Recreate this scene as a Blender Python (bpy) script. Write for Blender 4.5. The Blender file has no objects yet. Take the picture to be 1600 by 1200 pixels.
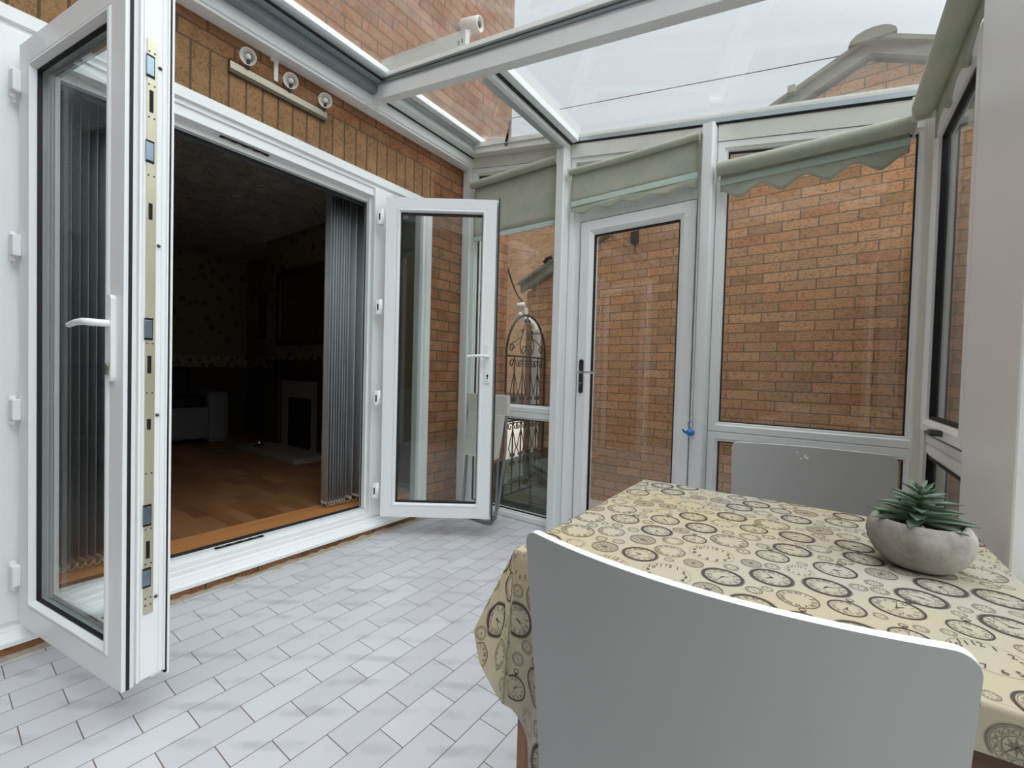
import bpy, bmesh, math, random
from mathutils import Vector, Matrix
random.seed(7)
PI = math.pi
sc = bpy.context.scene
COL = sc.collection

# ---------------------------------------------------------------- camera
cam_d = bpy.data.cameras.new('camera')
cam_d.sensor_width = 36.0
cam_d.lens = 670.06 / 1600 * 36.0
cam_d.clip_start = 0.02
cam = bpy.data.objects.new('camera', cam_d)
COL.objects.link(cam)
cr = Vector((0.8092, 0.5868, 0.0270)).normalized()        # camera right
cf = Vector((-0.5866, 0.8096, -0.0225)).normalized()      # viewing direction
cu = cr.cross(cf).normalized()
cr = cf.cross(cu).normalized()
cam.matrix_world = Matrix(((cr.x, cu.x, -cf.x, 0), (cr.y, cu.y, -cf.y, 0), (cr.z, cu.z, -cf.z, 1.03), (0, 0, 0, 1)))
sc.camera = cam

# ---------------------------------------------------------------- light
SKY = 1.0
w = bpy.data.worlds.new('overcast_sky')
sc.world = w
w.use_nodes = True
nt = w.node_tree
nt.nodes.clear()
o_ = nt.nodes.new('ShaderNodeOutputWorld')
bg = nt.nodes.new('ShaderNodeBackground')
tc = nt.nodes.new('ShaderNodeTexCoord')
sep = nt.nodes.new('ShaderNodeSeparateXYZ')
nt.links.new(tc.outputs['Generated'], sep.inputs[0])
# an overcast sky, brighter overhead and on the side the hidden sun stands (behind the viewer)
dot = nt.nodes.new('ShaderNodeVectorMath'); dot.operation = 'DOT_PRODUCT'
dot.inputs[1].default_value = Vector((0.45, 0.05, 0.89)).normalized()
nt.links.new(tc.outputs['Generated'], dot.inputs[0])
ramp = nt.nodes.new('ShaderNodeMapRange')
ramp.interpolation_type = 'SMOOTHSTEP'
ramp.inputs['From Min'].default_value = 0.50
ramp.inputs['From Max'].default_value = 1.0
ramp.inputs['To Min'].default_value = 0.84
ramp.inputs['To Max'].default_value = 4.6
nt.links.new(dot.outputs['Value'], ramp.inputs['Value'])
noi = nt.nodes.new('ShaderNodeTexNoise'); noi.inputs['Scale'].default_value = 2.2; noi.inputs['Detail'].default_value = 4
nt.links.new(tc.outputs['Generated'], noi.inputs['Vector'])
nr = nt.nodes.new('ShaderNodeMapRange'); nr.inputs['To Min'].default_value = 0.9; nr.inputs['To Max'].default_value = 1.08
nt.links.new(noi.outputs['Fac'], nr.inputs['Value'])
mul = nt.nodes.new('ShaderNodeMath'); mul.operation = 'MULTIPLY'
nt.links.new(ramp.outputs[0], mul.inputs[0]); nt.links.new(nr.outputs[0], mul.inputs[1])
mul2 = nt.nodes.new('ShaderNodeMath'); mul2.operation = 'MULTIPLY'; mul2.inputs[1].default_value = SKY
nt.links.new(mul.outputs[0], mul2.inputs[0])
bg.inputs['Color'].default_value = (0.94, 0.965, 1.0, 1)
nt.links.new(mul2.outputs[0], bg.inputs['Strength'])
nt.links.new(bg.outputs[0], o_.inputs[0])
sun_d = bpy.data.lights.new('veiled_sun', 'SUN')
sun_d.energy = 0.9
sun_d.angle = math.radians(50)
sun_d.color = (1.0, 0.97, 0.93)
sun = bpy.data.objects.new('veiled_sun', sun_d)
COL.objects.link(sun)
sun.rotation_euler = Vector((0.36, -0.10, -0.93)).to_track_quat('-Z', 'Y').to_euler()
sc.view_settings.view_transform = 'Standard'
sc.view_settings.look = 'None'
sc.view_settings.gamma = 1.0
sc.view_settings.use_curve_mapping = False
sc.view_settings.exposure = 0.07
sc.cycles.max_bounces = 10
sc.cycles.transparent_max_bounces = 24

# ---------------------------------------------------------------- materials
def s2l(c):
    c = [v / 255 for v in c]
    return tuple(v / 12.92 if v <= .04045 else ((v + .055) / 1.055) ** 2.4 for v in c) + (1,)

class NT:
    def __init__(s, name):
        s.m = bpy.data.materials.new(name); s.m.use_nodes = True
        s.t = s.m.node_tree; s.t.nodes.clear()
        s.out = s.n('ShaderNodeOutputMaterial')
    def n(s, typ, **kw):
        nd = s.t.nodes.new(typ)
        for k, v in kw.items():
            if k.startswith('i_'):
                key = k[2:].replace('_', ' ')
                nd.inputs[key].default_value = v
            else: setattr(nd, k, v)
        return nd
    def l(s, a, b): s.t.links.new(a, b)
    def math(s, op, a, b=None, c=None):
        nd = s.t.nodes.new('ShaderNodeMath'); nd.operation = op
        for i, v in enumerate((a, b, c)):
            if v is None: continue
            if isinstance(v, (int, float)): nd.inputs[i].default_value = v
            else: s.l(v, nd.inputs[i])
        return nd.outputs[0]
    def mix(s, f, a, b, blend='MIX'):
        nd = s.t.nodes.new('ShaderNodeMix'); nd.data_type = 'RGBA'; nd.blend_type = blend
        for key, v in ((0, f), (6, a), (7, b)):
            if isinstance(v, (int, float)): nd.inputs[key].default_value = v
            elif isinstance(v, tuple): nd.inputs[key].default_value = v
            else: s.l(v, nd.inputs[key])
        return nd.outputs[2]
    def ramp(s, f, stops):
        nd = s.t.nodes.new('ShaderNodeValToRGB')
        el = nd.color_ramp.elements
        el[0].position, el[0].color = stops[0]
        el[1].position, el[1].color = stops[-1]
        for p, c in stops[1:-1]:
            e = el.new(p); e.color = c
        s.l(f, nd.inputs[0]); return nd.outputs[0]
    def pos(s): return s.n('ShaderNodeNewGeometry').outputs['Position']
    def obj(s): return s.n('ShaderNodeTexCoord').outputs['Object']
    def noise(s, vec, scale, detail=3, rough=.5):
        nd = s.n('ShaderNodeTexNoise'); nd.inputs['Scale'].default_value = scale
        nd.inputs['Detail'].default_value = detail; nd.inputs['Roughness'].default_value = rough
        s.l(vec, nd.inputs['Vector']); return nd.outputs['Fac']
    def bump(s, h, st=.2, dist=.01):
        nd = s.n('ShaderNodeBump'); nd.inputs['Strength'].default_value = st; nd.inputs['Distance'].default_value = dist
        s.l(h, nd.inputs['Height']); return nd.outputs[0]
    def pbr(s, col, rough=.5, metal=0, bump=None, spec=.5, **kw):
        b = s.n('ShaderNodeBsdfPrincipled')
        for key, v in (('Base Color', col), ('Roughness', rough), ('Metallic', metal)):
            if isinstance(v, (int, float, tuple)): b.inputs[key].default_value = v
            else: s.l(v, b.inputs[key])
        b.inputs['Specular IOR Level'].default_value = spec
        for k, v in kw.items(): b.inputs[k].default_value = v
        if bump is not None: s.l(bump, b.inputs['Normal'])
        s.l(b.outputs[0], s.out.inputs[0]); return s.m

def plain(name, rgb, rough=.5, metal=0, var=.06, scale=30, bump=0, spec=.5):
    m = NT(name); c = s2l(rgb)
    v = m.obj()
    f = m.noise(v, scale, 4)
    d = tuple(x * (1 - var) for x in c[:3]) + (1,)
    e = tuple(min(1, x * (1 + var)) for x in c[:3]) + (1,)
    col = m.mix(f, d, e)
    b = m.bump(m.noise(v, scale * 6, 2), bump, .002) if bump else None
    return m.pbr(col, rough, metal, b, spec)

def upvc(name, rgb=(240, 242, 240), grime=.10):
    m = NT(name); v = m.pos()
    f = m.noise(v, 6, 5, .65)
    g = m.ramp(f, [(.52, (0, 0, 0, 1)), (.75, (1, 1, 1, 1))])
    c = s2l(rgb)
    d = s2l((188, 183, 166))
    col = m.mix(m.math('MULTIPLY', g, grime), c, d)
    return m.pbr(col, .34, 0, m.bump(m.noise(v, 250, 2), .04, .001), .45)

def brick(name, horiz, palette, mortar, bw=.225, rh=.075, ms=.005, ox=0, oz=0, soldier=False, speck=.35):
    """horiz: 'x' or 'y' world axis the courses run along"""
    m = NT(name)
    sp = m.n('ShaderNodeSeparateXYZ'); m.l(m.pos(), sp.inputs[0])
    cb = m.n('ShaderNodeCombineXYZ')
    h = m.math('ADD', sp.outputs['X' if horiz == 'x' else 'Y'], 20 + ox)
    z = m.math('ADD', sp.outputs['Z'], 3 + oz)
    m.l(h, cb.inputs[0]); m.l(z, cb.inputs[1])
    br = m.n('ShaderNodeTexBrick')
    br.offset = 0 if soldier else .5; br.offset_frequency = 2
    for k, v in (('Scale', 1), ('Mortar Size', ms), ('Mortar Smooth', .15), ('Bias', 0), ('Brick Width', bw), ('Row Height', rh)):
        br.inputs[k].default_value = v
    br.inputs['Color1'].default_value = (0, 0, 0, 1); br.inputs['Color2'].default_value = (1, 1, 1, 1); br.inputs['Mortar'].default_value = (.5, .5, .5, 1)
    m.l(cb.outputs[0], br.inputs['Vector'])
    n = len(palette)
    bcol = m.ramp(br.outputs['Color'], [(i / (n - 1), s2l(p)) for i, p in enumerate(palette)])
    p = m.pos()
    sc_ = m.n('ShaderNodeMapping'); sc_.inputs['Scale'].default_value = (1, 1, 2.2) if not soldier else (1.6, 1.6, 1)
    m.l(p, sc_.inputs[0])
    n1 = m.noise(sc_.outputs[0], 46, 5, .8)
    bcol = m.mix(m.math('MULTIPLY', m.ramp(n1, [(.50, (0, 0, 0, 1)), (.60, (1, 1, 1, 1))]), speck * 2.1), bcol, s2l((84, 62, 46)))
    n2 = m.noise(p, 9, 4, .6)
    bcol = m.mix(m.math('MULTIPLY', m.ramp(n2, [(.45, (0, 0, 0, 1)), (.75, (1, 1, 1, 1))]), .35), bcol, s2l((196, 154, 112)))
    n3 = m.noise(p, 150, 3, .7)
    bcol = m.mix(m.math('MULTIPLY', m.ramp(n3, [(.52, (0, 0, 0, 1)), (.62, (1, 1, 1, 1))]), .35), bcol, s2l((208, 158, 114)))
    col = m.mix(br.outputs['Fac'], bcol, s2l(mortar))
    hgt = m.math('SUBTRACT', m.math('MULTIPLY', n1, .3), br.outputs['Fac'])
    return m.pbr(col, .9, 0, m.bump(hgt, .55, .006), .2)

M = {}
M['upvc'] = upvc('white_upvc')
M['upvc_door'] = upvc('door_upvc', (244, 245, 244), .04)
M['upvc_old'] = upvc('weathered_white_upvc', (226, 225, 217), .35)
M['alu'] = plain('bare_aluminium', (186, 196, 198), .38, .6, .1, 12)
M['alu_dark'] = plain('dull_grey_aluminium', (142, 152, 154), .42, .5, .12, 10)
M['black'] = plain('black_rubber_gasket', (22, 22, 24), .6, 0, .1)
M['darkhole'] = plain('dark_slot', (12, 11, 10), .8)
PH = [(122, 82, 56), (140, 94, 62), (158, 104, 70), (136, 86, 58), (146, 104, 72), (152, 92, 60)]
PG = [(164, 124, 90), (190, 144, 104), (200, 148, 108), (168, 134, 102), (208, 162, 122), (182, 126, 92)]
M['brick_house'] = brick('buff_brown_brick', 'y', PH, (98, 80, 62), oz=.012, ox=.05)
M['brick_soldier'] = brick('soldier_course_brick', 'y', [(134, 104, 70), (150, 116, 80), (142, 108, 74)], (98, 82, 64), bw=.075, rh=.225, oz=.16, ox=.0, soldier=True, speck=.3)
M['brick_end'] = brick('buff_brown_brick_return', 'x', PH, (98, 80, 62), oz=.045)
M['brick_garage'] = brick('orange_brown_brick', 'x', PG, (126, 104, 84), oz=.02, ox=.09, ms=.0046)
M['brick_garage_side'] = brick('orange_brown_brick_return', 'y', PG, (156, 138, 116), oz=.02)
M['brick_far'] = brick('weathered_pinkish_brick', 'x', [(112, 80, 58), (176, 134, 98), (140, 100, 72)], (150, 124, 98), ms=.012)

def tiles():
    m = NT('white_streaked_floor_tiles')
    sp = m.n('ShaderNodeSeparateXYZ'); m.l(m.pos(), sp.inputs[0])
    cb = m.n('ShaderNodeCombineXYZ')
    m.l(m.math('ADD', sp.outputs['Y'], .205 * 40 - .773 + .205 * 0), cb.inputs[0])
    m.l(m.math('ADD', sp.outputs['X'], .101 * 40 + 1.3), cb.inputs[1])
    br = m.n('ShaderNodeTexBrick'); br.offset = .5; br.offset_frequency = 2
    for k, v in (('Scale', 1), ('Mortar Size', .0014), ('Mortar Smooth', .1), ('Bias', 0), ('Brick Width', .205), ('Row Height', .101)):
        br.inputs[k].default_value = v
    br.inputs['Color1'].default_value = (0, 0, 0, 1); br.inputs['Color2'].default_value = (1, 1, 1, 1)
    m.l(cb.outputs[0], br.inputs['Vector'])
    base = m.mix(br.outputs['Color'], s2l((200, 200, 203)), s2l((213, 213, 215)))
    # faint grey streaks that cross the tiles on the slant
    mp = m.n('ShaderNodeMapping'); mp.inputs['Rotation'].default_value = (0, 0, math.radians(-36)); m.l(m.pos(), mp.inputs[0])
    wv = m.n('ShaderNodeTexWave'); wv.wave_type = 'BANDS'; wv.bands_direction = 'Y'; wv.wave_profile = 'SIN'
    for k, v in (('Scale', 2.6), ('Distortion', 2.2), ('Detail', 3), ('Detail Scale', 1.3), ('Detail Roughness', .6)): wv.inputs[k].default_value = v
    m.l(mp.outputs[0], wv.inputs['Vector'])
    streak = m.ramp(wv.outputs['Fac'], [(.70, (0, 0, 0, 1)), (.97, (1, 1, 1, 1))])
    gate = m.ramp(m.noise(m.pos(), 7, 3), [(.42, (0, 0, 0, 1)), (.62, (1, 1, 1, 1))])
    base = m.mix(m.math('MULTIPLY', m.math('MULTIPLY', streak, gate), .5), base, s2l((164, 162, 172)))
    f2 = m.noise(mp.outputs[0], 14, 5)
    base = m.mix(m.math('MULTIPLY', f2, .22), base, s2l((196, 196, 202)))
    col = m.mix(br.outputs['Fac'], base, s2l((112, 96, 86)))
    hgt = m.math('SUBTRACT', m.math('MULTIPLY', m.noise(m.pos(), 60, 2), .06), br.outputs['Fac'])
    return m.pbr(col, .30, 0, m.bump(hgt, .3, .002), .45)
M['tiles'] = tiles()

def glass(name, tint=(.94, .97, .96), dirt=0.0, refl=1.0, body=(205, 208, 205)):
    m = NT(name)
    tr = m.n('ShaderNodeBsdfTransparent'); tr.inputs[0].default_value = tint + (1,)
    gl = m.n('ShaderNodeBsdfGlossy'); gl.inputs['Roughness'].default_value = .02
    g = m.n('ShaderNodeNewGeometry')
    d = m.n('ShaderNodeVectorMath'); d.operation = 'DOT_PRODUCT'
    m.l(g.outputs['Incoming'], d.inputs[0]); m.l(g.outputs['Normal'], d.inputs[1])
    c = m.math('ABSOLUTE', d.outputs['Value'])
    p5 = m.math('POWER', m.math('SUBTRACT', 1.0, c), 5)
    fr = m.math('MULTIPLY', m.math('ADD', m.math('MULTIPLY', p5, .96), .04), refl)
    mx = m.n('ShaderNodeMixShader'); m.l(fr, mx.inputs[0]); m.l(tr.outputs[0], mx.inputs[1]); m.l(gl.outputs[0], mx.inputs[2])
    last = mx
    if dirt:
        df = m.n('ShaderNodeBsdfDiffuse'); df.inputs[0].default_value = s2l(body)
        tl = m.n('ShaderNodeBsdfTranslucent'); tl.inputs[0].default_value = s2l(body)
        ad = m.n('ShaderNodeMixShader'); ad.inputs[0].default_value = .5; m.l(df.outputs[0], ad.inputs[1]); m.l(tl.outputs[0], ad.inputs[2])
        nz = m.noise(m.pos(), 5, 6, .7)
        spn = m.noise(m.pos(), 38, 2, .5)
        spots = m.ramp(spn, [(.72, (0, 0, 0, 1)), (.78, (1, 1, 1, 1))])
        f = m.math('MULTIPLY', m.math('ADD', m.math('ADD', m.ramp(nz, [(.35, (.35, .35, .35, 1)), (.8, (1, 1, 1, 1))]), m.math('MULTIPLY', spots, 1.2)), 0), dirt)
        m2 = m.n('ShaderNodeMixShader'); m.l(f, m2.inputs[0]); m.l(mx.outputs[0], m2.inputs[1]); m.l(ad.outputs[0], m2.inputs[2])
        last = m2
    m.l(last.outputs[0], m.out.inputs[0]); return m.m
M['glass'] = glass('window_glass', (.95, .975, .965), 0, 1.3)
M['glass_old'] = glass('smeary_window_glass', (.95, .965, .955), .035, 1.5)
M['glass_roof'] = glass('dusty_roof_glass', (.93, .95, .96), .11, 1.2)
M['glass_dark'] = glass('dark_tinted_glass', (.42, .47, .45), .04, 1.2)

def fabric_blind():
    m = NT('mildewed_cream_blind_fabric'); v = m.pos()
    f = m.noise(v, 7, 6, .7)
    c = m.mix(m.ramp(f, [(.4, (0, 0, 0, 1)), (.7, (1, 1, 1, 1))]), s2l((205, 204, 186)), s2l((186, 196, 180)))
    g = m.noise(v, 34, 6, .75)
    c = m.mix(m.math('MULTIPLY', m.ramp(g, [(.56, (0, 0, 0, 1)), (.72, (1, 1, 1, 1))]), .3), c, s2l((138, 148, 128)))
    b = m.n('ShaderNodeBsdfPrincipled'); m.l(c, b.inputs['Base Color']); b.inputs['Roughness'].default_value = .85
    m.l(m.bump(m.noise(v, 300, 2), .2, .001), b.inputs['Normal'])
    t = m.n('ShaderNodeBsdfTranslucent'); m.l(c, t.inputs[0])
    mx = m.n('ShaderNodeMixShader'); mx.inputs[0].default_value = .28
    m.l(b.outputs[0], mx.inputs[1]); m.l(t.outputs[0], mx.inputs[2]); m.l(mx.outputs[0], m.out.inputs[0]); return m.m
M['blind'] = fabric_blind()
M['blind_bar'] = plain('pale_green_blind_bar', (196, 212, 202), .5)
M['vblind'] = plain('grey_vertical_blind_fabric', (172, 176, 178), .8, 0, .05, 60)
M['chain'] = plain('white_plastic_chain', (225, 225, 220), .4)
M['metal_brushed'] = plain('brushed_nickel', (140, 134, 116), .34, .9, .1, 40)
M['steel'] = plain('zinc_plated_steel', (200, 192, 168), .36, .85, .22, 9)
M['steel_blue'] = plain('bluish_zinc', (150, 168, 182), .3, .9, .1, 30)
M['brass'] = plain('pale_zinc_strip', (206, 200, 176), .38, .6, .25, 5)
M['chrome'] = plain('polished_chrome', (200, 202, 205), .12, 1, .02)
M['chrome_dark'] = plain('dark_chrome', (92, 92, 94), .25, .9, .05)
M['glass_lamp'] = plain('frosted_lamp_glass', (222, 220, 210), .35)
M['bulb'] = plain('white_bulb', (238, 234, 222), .3)
M['grey_tube'] = plain('grey_painted_tube', (138, 140, 142), .4, .3)
M['white_plastic'] = plain('off_white_plastic', (220, 217, 206), .45, 0, .05, 20)
M['blue'] = plain('bright_blue_plastic', (38, 128, 200), .3)
M['chair'] = plain('shaded_white_plywood', (168, 168, 166), .42, 0, .03, 8, .04)  # white face greyed to carry its shade; the edge keeps the white
M['chair_edge'] = plain('unshaded_white_edge', (236, 237, 236), .35, 0, .02)
M['iron'] = plain('dark_brown_wrought_iron', (48, 38, 34), .6, .3, .2, 20)
M['outdoor_white'] = plain('weathered_outdoor_white', (186, 185, 177), .6, 0, .12, 12)
M['rust'] = plain('rusty_iron', (84, 50, 40), .7, .2, .25, 30)
M['soil'] = plain('dark_soil', (48, 36, 28), .95, 0, .3, 60)
M['roof_tile'] = plain('weathered_concrete_tile', (128, 122, 106), .9, 0, .25, 14, .4)
M['barge'] = plain('weathered_bargeboard', (150, 144, 128), .85, 0, .2, 10, .2)
M['mortar'] = plain('rough_mortar', (166, 156, 136), .95, 0, .25, 30, .5)
M['paving'] = plain('outdoor_paving', (172, 164, 150), .95, 0, .3, 8, .3)
M['fence'] = plain('weathered_dark_timber', (82, 66, 50), .9, 0, .3, 12)

def wood(name, c1, c2, axis='x', scale=3, rough=.5, planks=None):
    m = NT(name); v = m.pos()
    mp = m.n('ShaderNodeMapping')
    mp.inputs['Scale'].default_value = {'x': (1, 12, 12), 'y': (12, 1, 12), 'z': (12, 12, 1)}[axis]
    m.l(v, mp.inputs[0])
    f = m.noise(mp.outputs[0], scale, 5, .6)
    c = m.mix(m.ramp(f, [(.3, (0, 0, 0, 1)), (.7, (1, 1, 1, 1))]), s2l(c1), s2l(c2))
    if planks:
        sp = m.n('ShaderNodeSeparateXYZ'); m.l(v, sp.inputs[0])
        cb = m.n('ShaderNodeCombineXYZ'); m.l(m.math('ADD', sp.outputs['X'], 20), cb.inputs[0]); m.l(m.math('ADD', sp.outputs['Y'], 20), cb.inputs[1])
        br = m.n('ShaderNodeTexBrick'); br.offset = .5
        for k, vv in (('Scale', 1), ('Mortar Size', .0006), ('Brick Width', planks[0]), ('Row Height', planks[1])): br.inputs[k].default_value = vv
        br.inputs['Color1'].default_value = (0, 0, 0, 1); br.inputs['Color2'].default_value = (1, 1, 1, 1)
        m.l(cb.outputs[0], br.inputs['Vector'])
        c = m.mix(m.math('MULTIPLY', br.outputs['Color'], .55), c, s2l(planks[2]))
        c = m.mix(br.outputs['Fac'], c, s2l((70, 42, 24)))
    return m.pbr(c, rough, 0, m.bump(f, .08, .002), .4)
M['laminate'] = wood('laminate_floor', (96, 60, 36), (124, 80, 50), 'x', 3, .5, (.3, .075, (164, 120, 80)))
M['oak'] = wood('oak_threshold_strip', (176, 116, 66), (196, 136, 82), 'y', 3, .45)
M['table_wood'] = wood('walnut_brown_table_wood', (120, 86, 60), (158, 120, 88), 'z', 4, .55)
M['table_wood_x'] = wood('dark_brown_table_apron', (92, 66, 48), (128, 96, 72), 'x', 4, .6)
M['dark_wood'] = plain('dark_stained_wood', (46, 26, 18), .5)
M['room_ceiling'] = plain('swirled_ceiling_plaster', (196, 190, 182), .9, 0, .1, 5)
def swirl():
    m = NT('swirled_plaster'); v = m.pos()
    vo = m.n('ShaderNodeTexVoronoi'); vo.inputs['Scale'].default_value = 4.5; m.l(v, vo.inputs['Vector'])
    rg = m.math('SINE', m.math('MULTIPLY', vo.outputs['Distance'], 90))
    c = m.mix(m.math('MULTIPLY', m.ramp(rg, [(.3, (0, 0, 0, 1)), (1, (1, 1, 1, 1))]), .5), s2l((192, 186, 178)), s2l((160, 153, 144)))
    return m.pbr(c, .9, 0, m.bump(rg, .8, .01), .2)
M['room_ceiling'] = swirl()
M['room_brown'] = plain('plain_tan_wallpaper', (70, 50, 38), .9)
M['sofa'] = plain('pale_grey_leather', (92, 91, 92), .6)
M['marble'] = plain('cream_marble_hearth', (130, 120, 108), .35, 0, .1, 6)
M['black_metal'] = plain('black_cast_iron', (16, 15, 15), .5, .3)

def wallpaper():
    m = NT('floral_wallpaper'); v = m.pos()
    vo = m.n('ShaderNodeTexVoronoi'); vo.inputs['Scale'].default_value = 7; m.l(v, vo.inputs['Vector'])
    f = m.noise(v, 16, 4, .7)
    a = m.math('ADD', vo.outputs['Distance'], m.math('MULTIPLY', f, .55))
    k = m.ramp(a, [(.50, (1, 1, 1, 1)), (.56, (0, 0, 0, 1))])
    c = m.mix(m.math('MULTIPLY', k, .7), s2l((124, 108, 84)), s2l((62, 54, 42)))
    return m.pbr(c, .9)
M['wallpaper'] = wallpaper()

def border():
    m = NT('leafy_wallpaper_border'); v = m.pos()
    vo = m.n('ShaderNodeTexVoronoi'); vo.inputs['Scale'].default_value = 14; m.l(v, vo.inputs['Vector'])
    k = m.ramp(vo.outputs['Distance'], [(.3, (1, 1, 1, 1)), (.36, (0, 0, 0, 1))])
    c = m.mix(k, s2l((140, 128, 106)), s2l((50, 56, 46)))
    return m.pbr(c, .9)
M['border'] = border()

def concrete():
    m = NT('rough_concrete_pot'); v = m.obj()
    f = m.noise(v, 14, 6, .7)
    c = m.mix(m.ramp(f, [(.35, (0, 0, 0, 1)), (.68, (1, 1, 1, 1))]), s2l((132, 128, 120)), s2l((182, 178, 170)))
    g = m.noise(v, 90, 4, .7)
    c = m.mix(m.math('MULTIPLY', m.ramp(g, [(.62, (0, 0, 0, 1)), (.7, (1, 1, 1, 1))]), .5), c, s2l((104, 98, 90)))
    return m.pbr(c, .85, 0, m.bump(g, .25, .003), .25)
M['concrete'] = concrete()

def leafmat():
    m = NT('succulent_leaf'); v = m.obj()
    g = m.n('ShaderNodeNewGeometry')
    sp = m.n('ShaderNodeSeparateXYZ'); m.l(v, sp.inputs[0])
    f = m.noise(v, 40, 3)
    c = m.mix(f, s2l((72, 98, 70)), s2l((128, 152, 132)))
    return m.pbr(c, .42, 0, None, .4)
M['leaf'] = leafmat()
M['leaf_under'] = plain('deep_green_stem', (58, 92, 48), .5)
M['pebble'] = plain('mixed_gravel', (150, 124, 98), .6, 0, .5, 60)

def clothmat():
    m = NT('cream_printed_tablecloth'); v = m.pos()
    f = m.noise(v, 3.2, 4, .6)
    c = m.mix(m.ramp(f, [(.4, (0, 0, 0, 1)), (.68, (1, 1, 1, 1))]), s2l((182, 177, 164)), s2l((192, 177, 140)))
    wv = m.noise(v, 420, 2)
    c = m.mix(m.math('MULTIPLY', wv, .16), c, s2l((176, 160, 132)))
    return m.pbr(c, .58, 0, m.bump(wv, .12, .001), .35)
M['cloth'] = clothmat()
M['ink'] = plain('brown_grey_print', (72, 62, 58), .6, 0, .15, 60)
M['ink_light'] = plain('faded_grey_print', (120, 108, 96), .6, 0, .1, 60)

# ---------------------------------------------------------------- mesh helpers
class MB:
    def __init__(s): s.v = []; s.f = []; s.mi = []; s.sm = []
    def add(s, vs, fs, mi=0, smooth=False):
        b = len(s.v); s.v += [Vector(p) for p in vs]
        for f in fs: s.f.append([b + i for i in f]); s.mi.append(mi); s.sm.append(smooth)
        return s
    def box(s, x0, x1, y0, y1, z0, z1, mi=0, M4=None, bev=0):
        if bev and min(x1 - x0, y1 - y0, z1 - z0) > 2.2 * bev:
            bm = bmesh.new(); bmesh.ops.create_cube(bm, size=1)
            for v in bm.verts:
                v.co = Vector(((x0 + x1) / 2 + v.co.x * (x1 - x0), (y0 + y1) / 2 + v.co.y * (y1 - y0), (z0 + z1) / 2 + v.co.z * (z1 - z0)))
            bmesh.ops.bevel(bm, geom=bm.edges[:], offset=bev, segments=2, affect='EDGES', profile=.5)
            bm.verts.ensure_lookup_table()
            vs = [v.co.copy() for v in bm.verts]; fs = [[v.index for v in f.verts] for f in bm.faces]; bm.free()
        else:
            vs = [Vector((x, y, z)) for x in (x0, x1) for y in (y0, y1) for z in (z0, z1)]
            fs = [(0, 1, 3, 2), (4, 6, 7, 5), (0, 4, 5, 1), (2, 3, 7, 6), (0, 2, 6, 4), (1, 5, 7, 3)]
        if M4 is not None: vs = [M4 @ v for v in vs]
        return s.add(vs, fs, mi)
    def prism(s, pts, d, mi=0, smooth=False):
        """polygon of 3-D points, extruded by vector d"""
        n = len(pts); P = [Vector(p) for p in pts]; D = Vector(d)
        fs = [list(range(n))[::-1], list(range(n, 2 * n))] + [(i, (i + 1) % n, n + (i + 1) % n, n + i) for i in range(n)]
        return s.add(P + [p + D for p in P], fs, mi, smooth)
    def tube(s, pts, r, seg=8, mi=0, closed=False, rads=None):
        P = [Vector(p) for p in pts]; n = len(P); vs = []; fs = []
        up = None
        for i, p in enumerate(P):
            a = P[(i - 1) % n] if (closed or i > 0) else P[i]; b = P[(i + 1) % n] if (closed or i < n - 1) else P[i]
            t = (b - a).normalized()
            if up is None:
                up = Vector((0, 0, 1)) if abs(t.z) < .9 else Vector((1, 0, 0))
            e1 = t.cross(up)
            if e1.length < 1e-5: e1 = t.cross(Vector((0, 1, 0)))
            e1.normalize(); e2 = e1.cross(t).normalized(); up = e2
            rr = rads[i] if rads else r
            for k in range(seg):
                an = 2 * PI * k / seg
                vs.append(p + e1 * math.cos(an) * rr + e2 * math.sin(an) * rr)
        m = n if closed else n - 1
        for i in range(m):
            for k in range(seg):
                j = (i + 1) % n
                fs.append((i * seg + k, i * seg + (k + 1) % seg, j * seg + (k + 1) % seg, j * seg + k))
        s.add(vs, fs, mi, True)
        if not closed:
            s.add(vs[:seg], [list(range(seg))[::-1]], mi); s.add(vs[-seg:], [list(range(seg))], mi)
        return s
    def lathe(s, prof, seg=24, M4=None, mi=0):
        vs = []; fs = []
        for r, z in prof:
            for k in range(seg):
                a = 2 * PI * k / seg; vs.append(Vector((r * math.cos(a), r * math.sin(a), z)))
        for i in range(len(prof) - 1):
            for k in range(seg):
                fs.append((i * seg + k, i * seg + (k + 1) % seg, (i + 1) * seg + (k + 1) % seg, (i + 1) * seg + k))
        if prof[0][0] > 1e-6: fs.append(list(range(seg))[::-1])
        if prof[-1][0] > 1e-6: fs.append([(len(prof) - 1) * seg + k for k in range(seg)])
        if M4 is not None: vs = [M4 @ v for v in vs]
        return s.add(vs, fs, mi, True)
    def ring(s, corners, prof, fn, mi=0, gaskets=None):
        """sweep a profile of (inset, depth) round a closed polygon in 2-D with mitred corners; fn(u, w, n) -> 3-D"""
        n = len(corners); C_ = [Vector((c[0], c[1], 0)) for c in corners]
        area = sum(C_[i].x * C_[(i + 1) % n].y - C_[(i + 1) % n].x * C_[i].y for i in range(n))
        sg = 1 if area > 0 else -1
        vs = []; fs = []
        for ins, dep in prof:
            for i in range(n):
                a, b, c = C_[i - 1], C_[i], C_[(i + 1) % n]
                d1 = (b - a).normalized(); d2 = (c - b).normalized()
                n1 = Vector((-d1.y, d1.x, 0)) * sg; n2 = Vector((-d2.y, d2.x, 0)) * sg
                bis = (n1 + n2); bis = bis / (1 + n1.dot(n2))
                q = b + bis * ins
                vs.append(Vector(fn(q.x, q.y, dep)))
        m = len(prof)
        for j in range(m):
            for i in range(n):
                k = (i + 1) % n; jj = (j + 1) % m
                fs.append((j * n + i, j * n + k, jj * n + k, jj * n + i))
        return s.add(vs, fs, mi)
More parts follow.
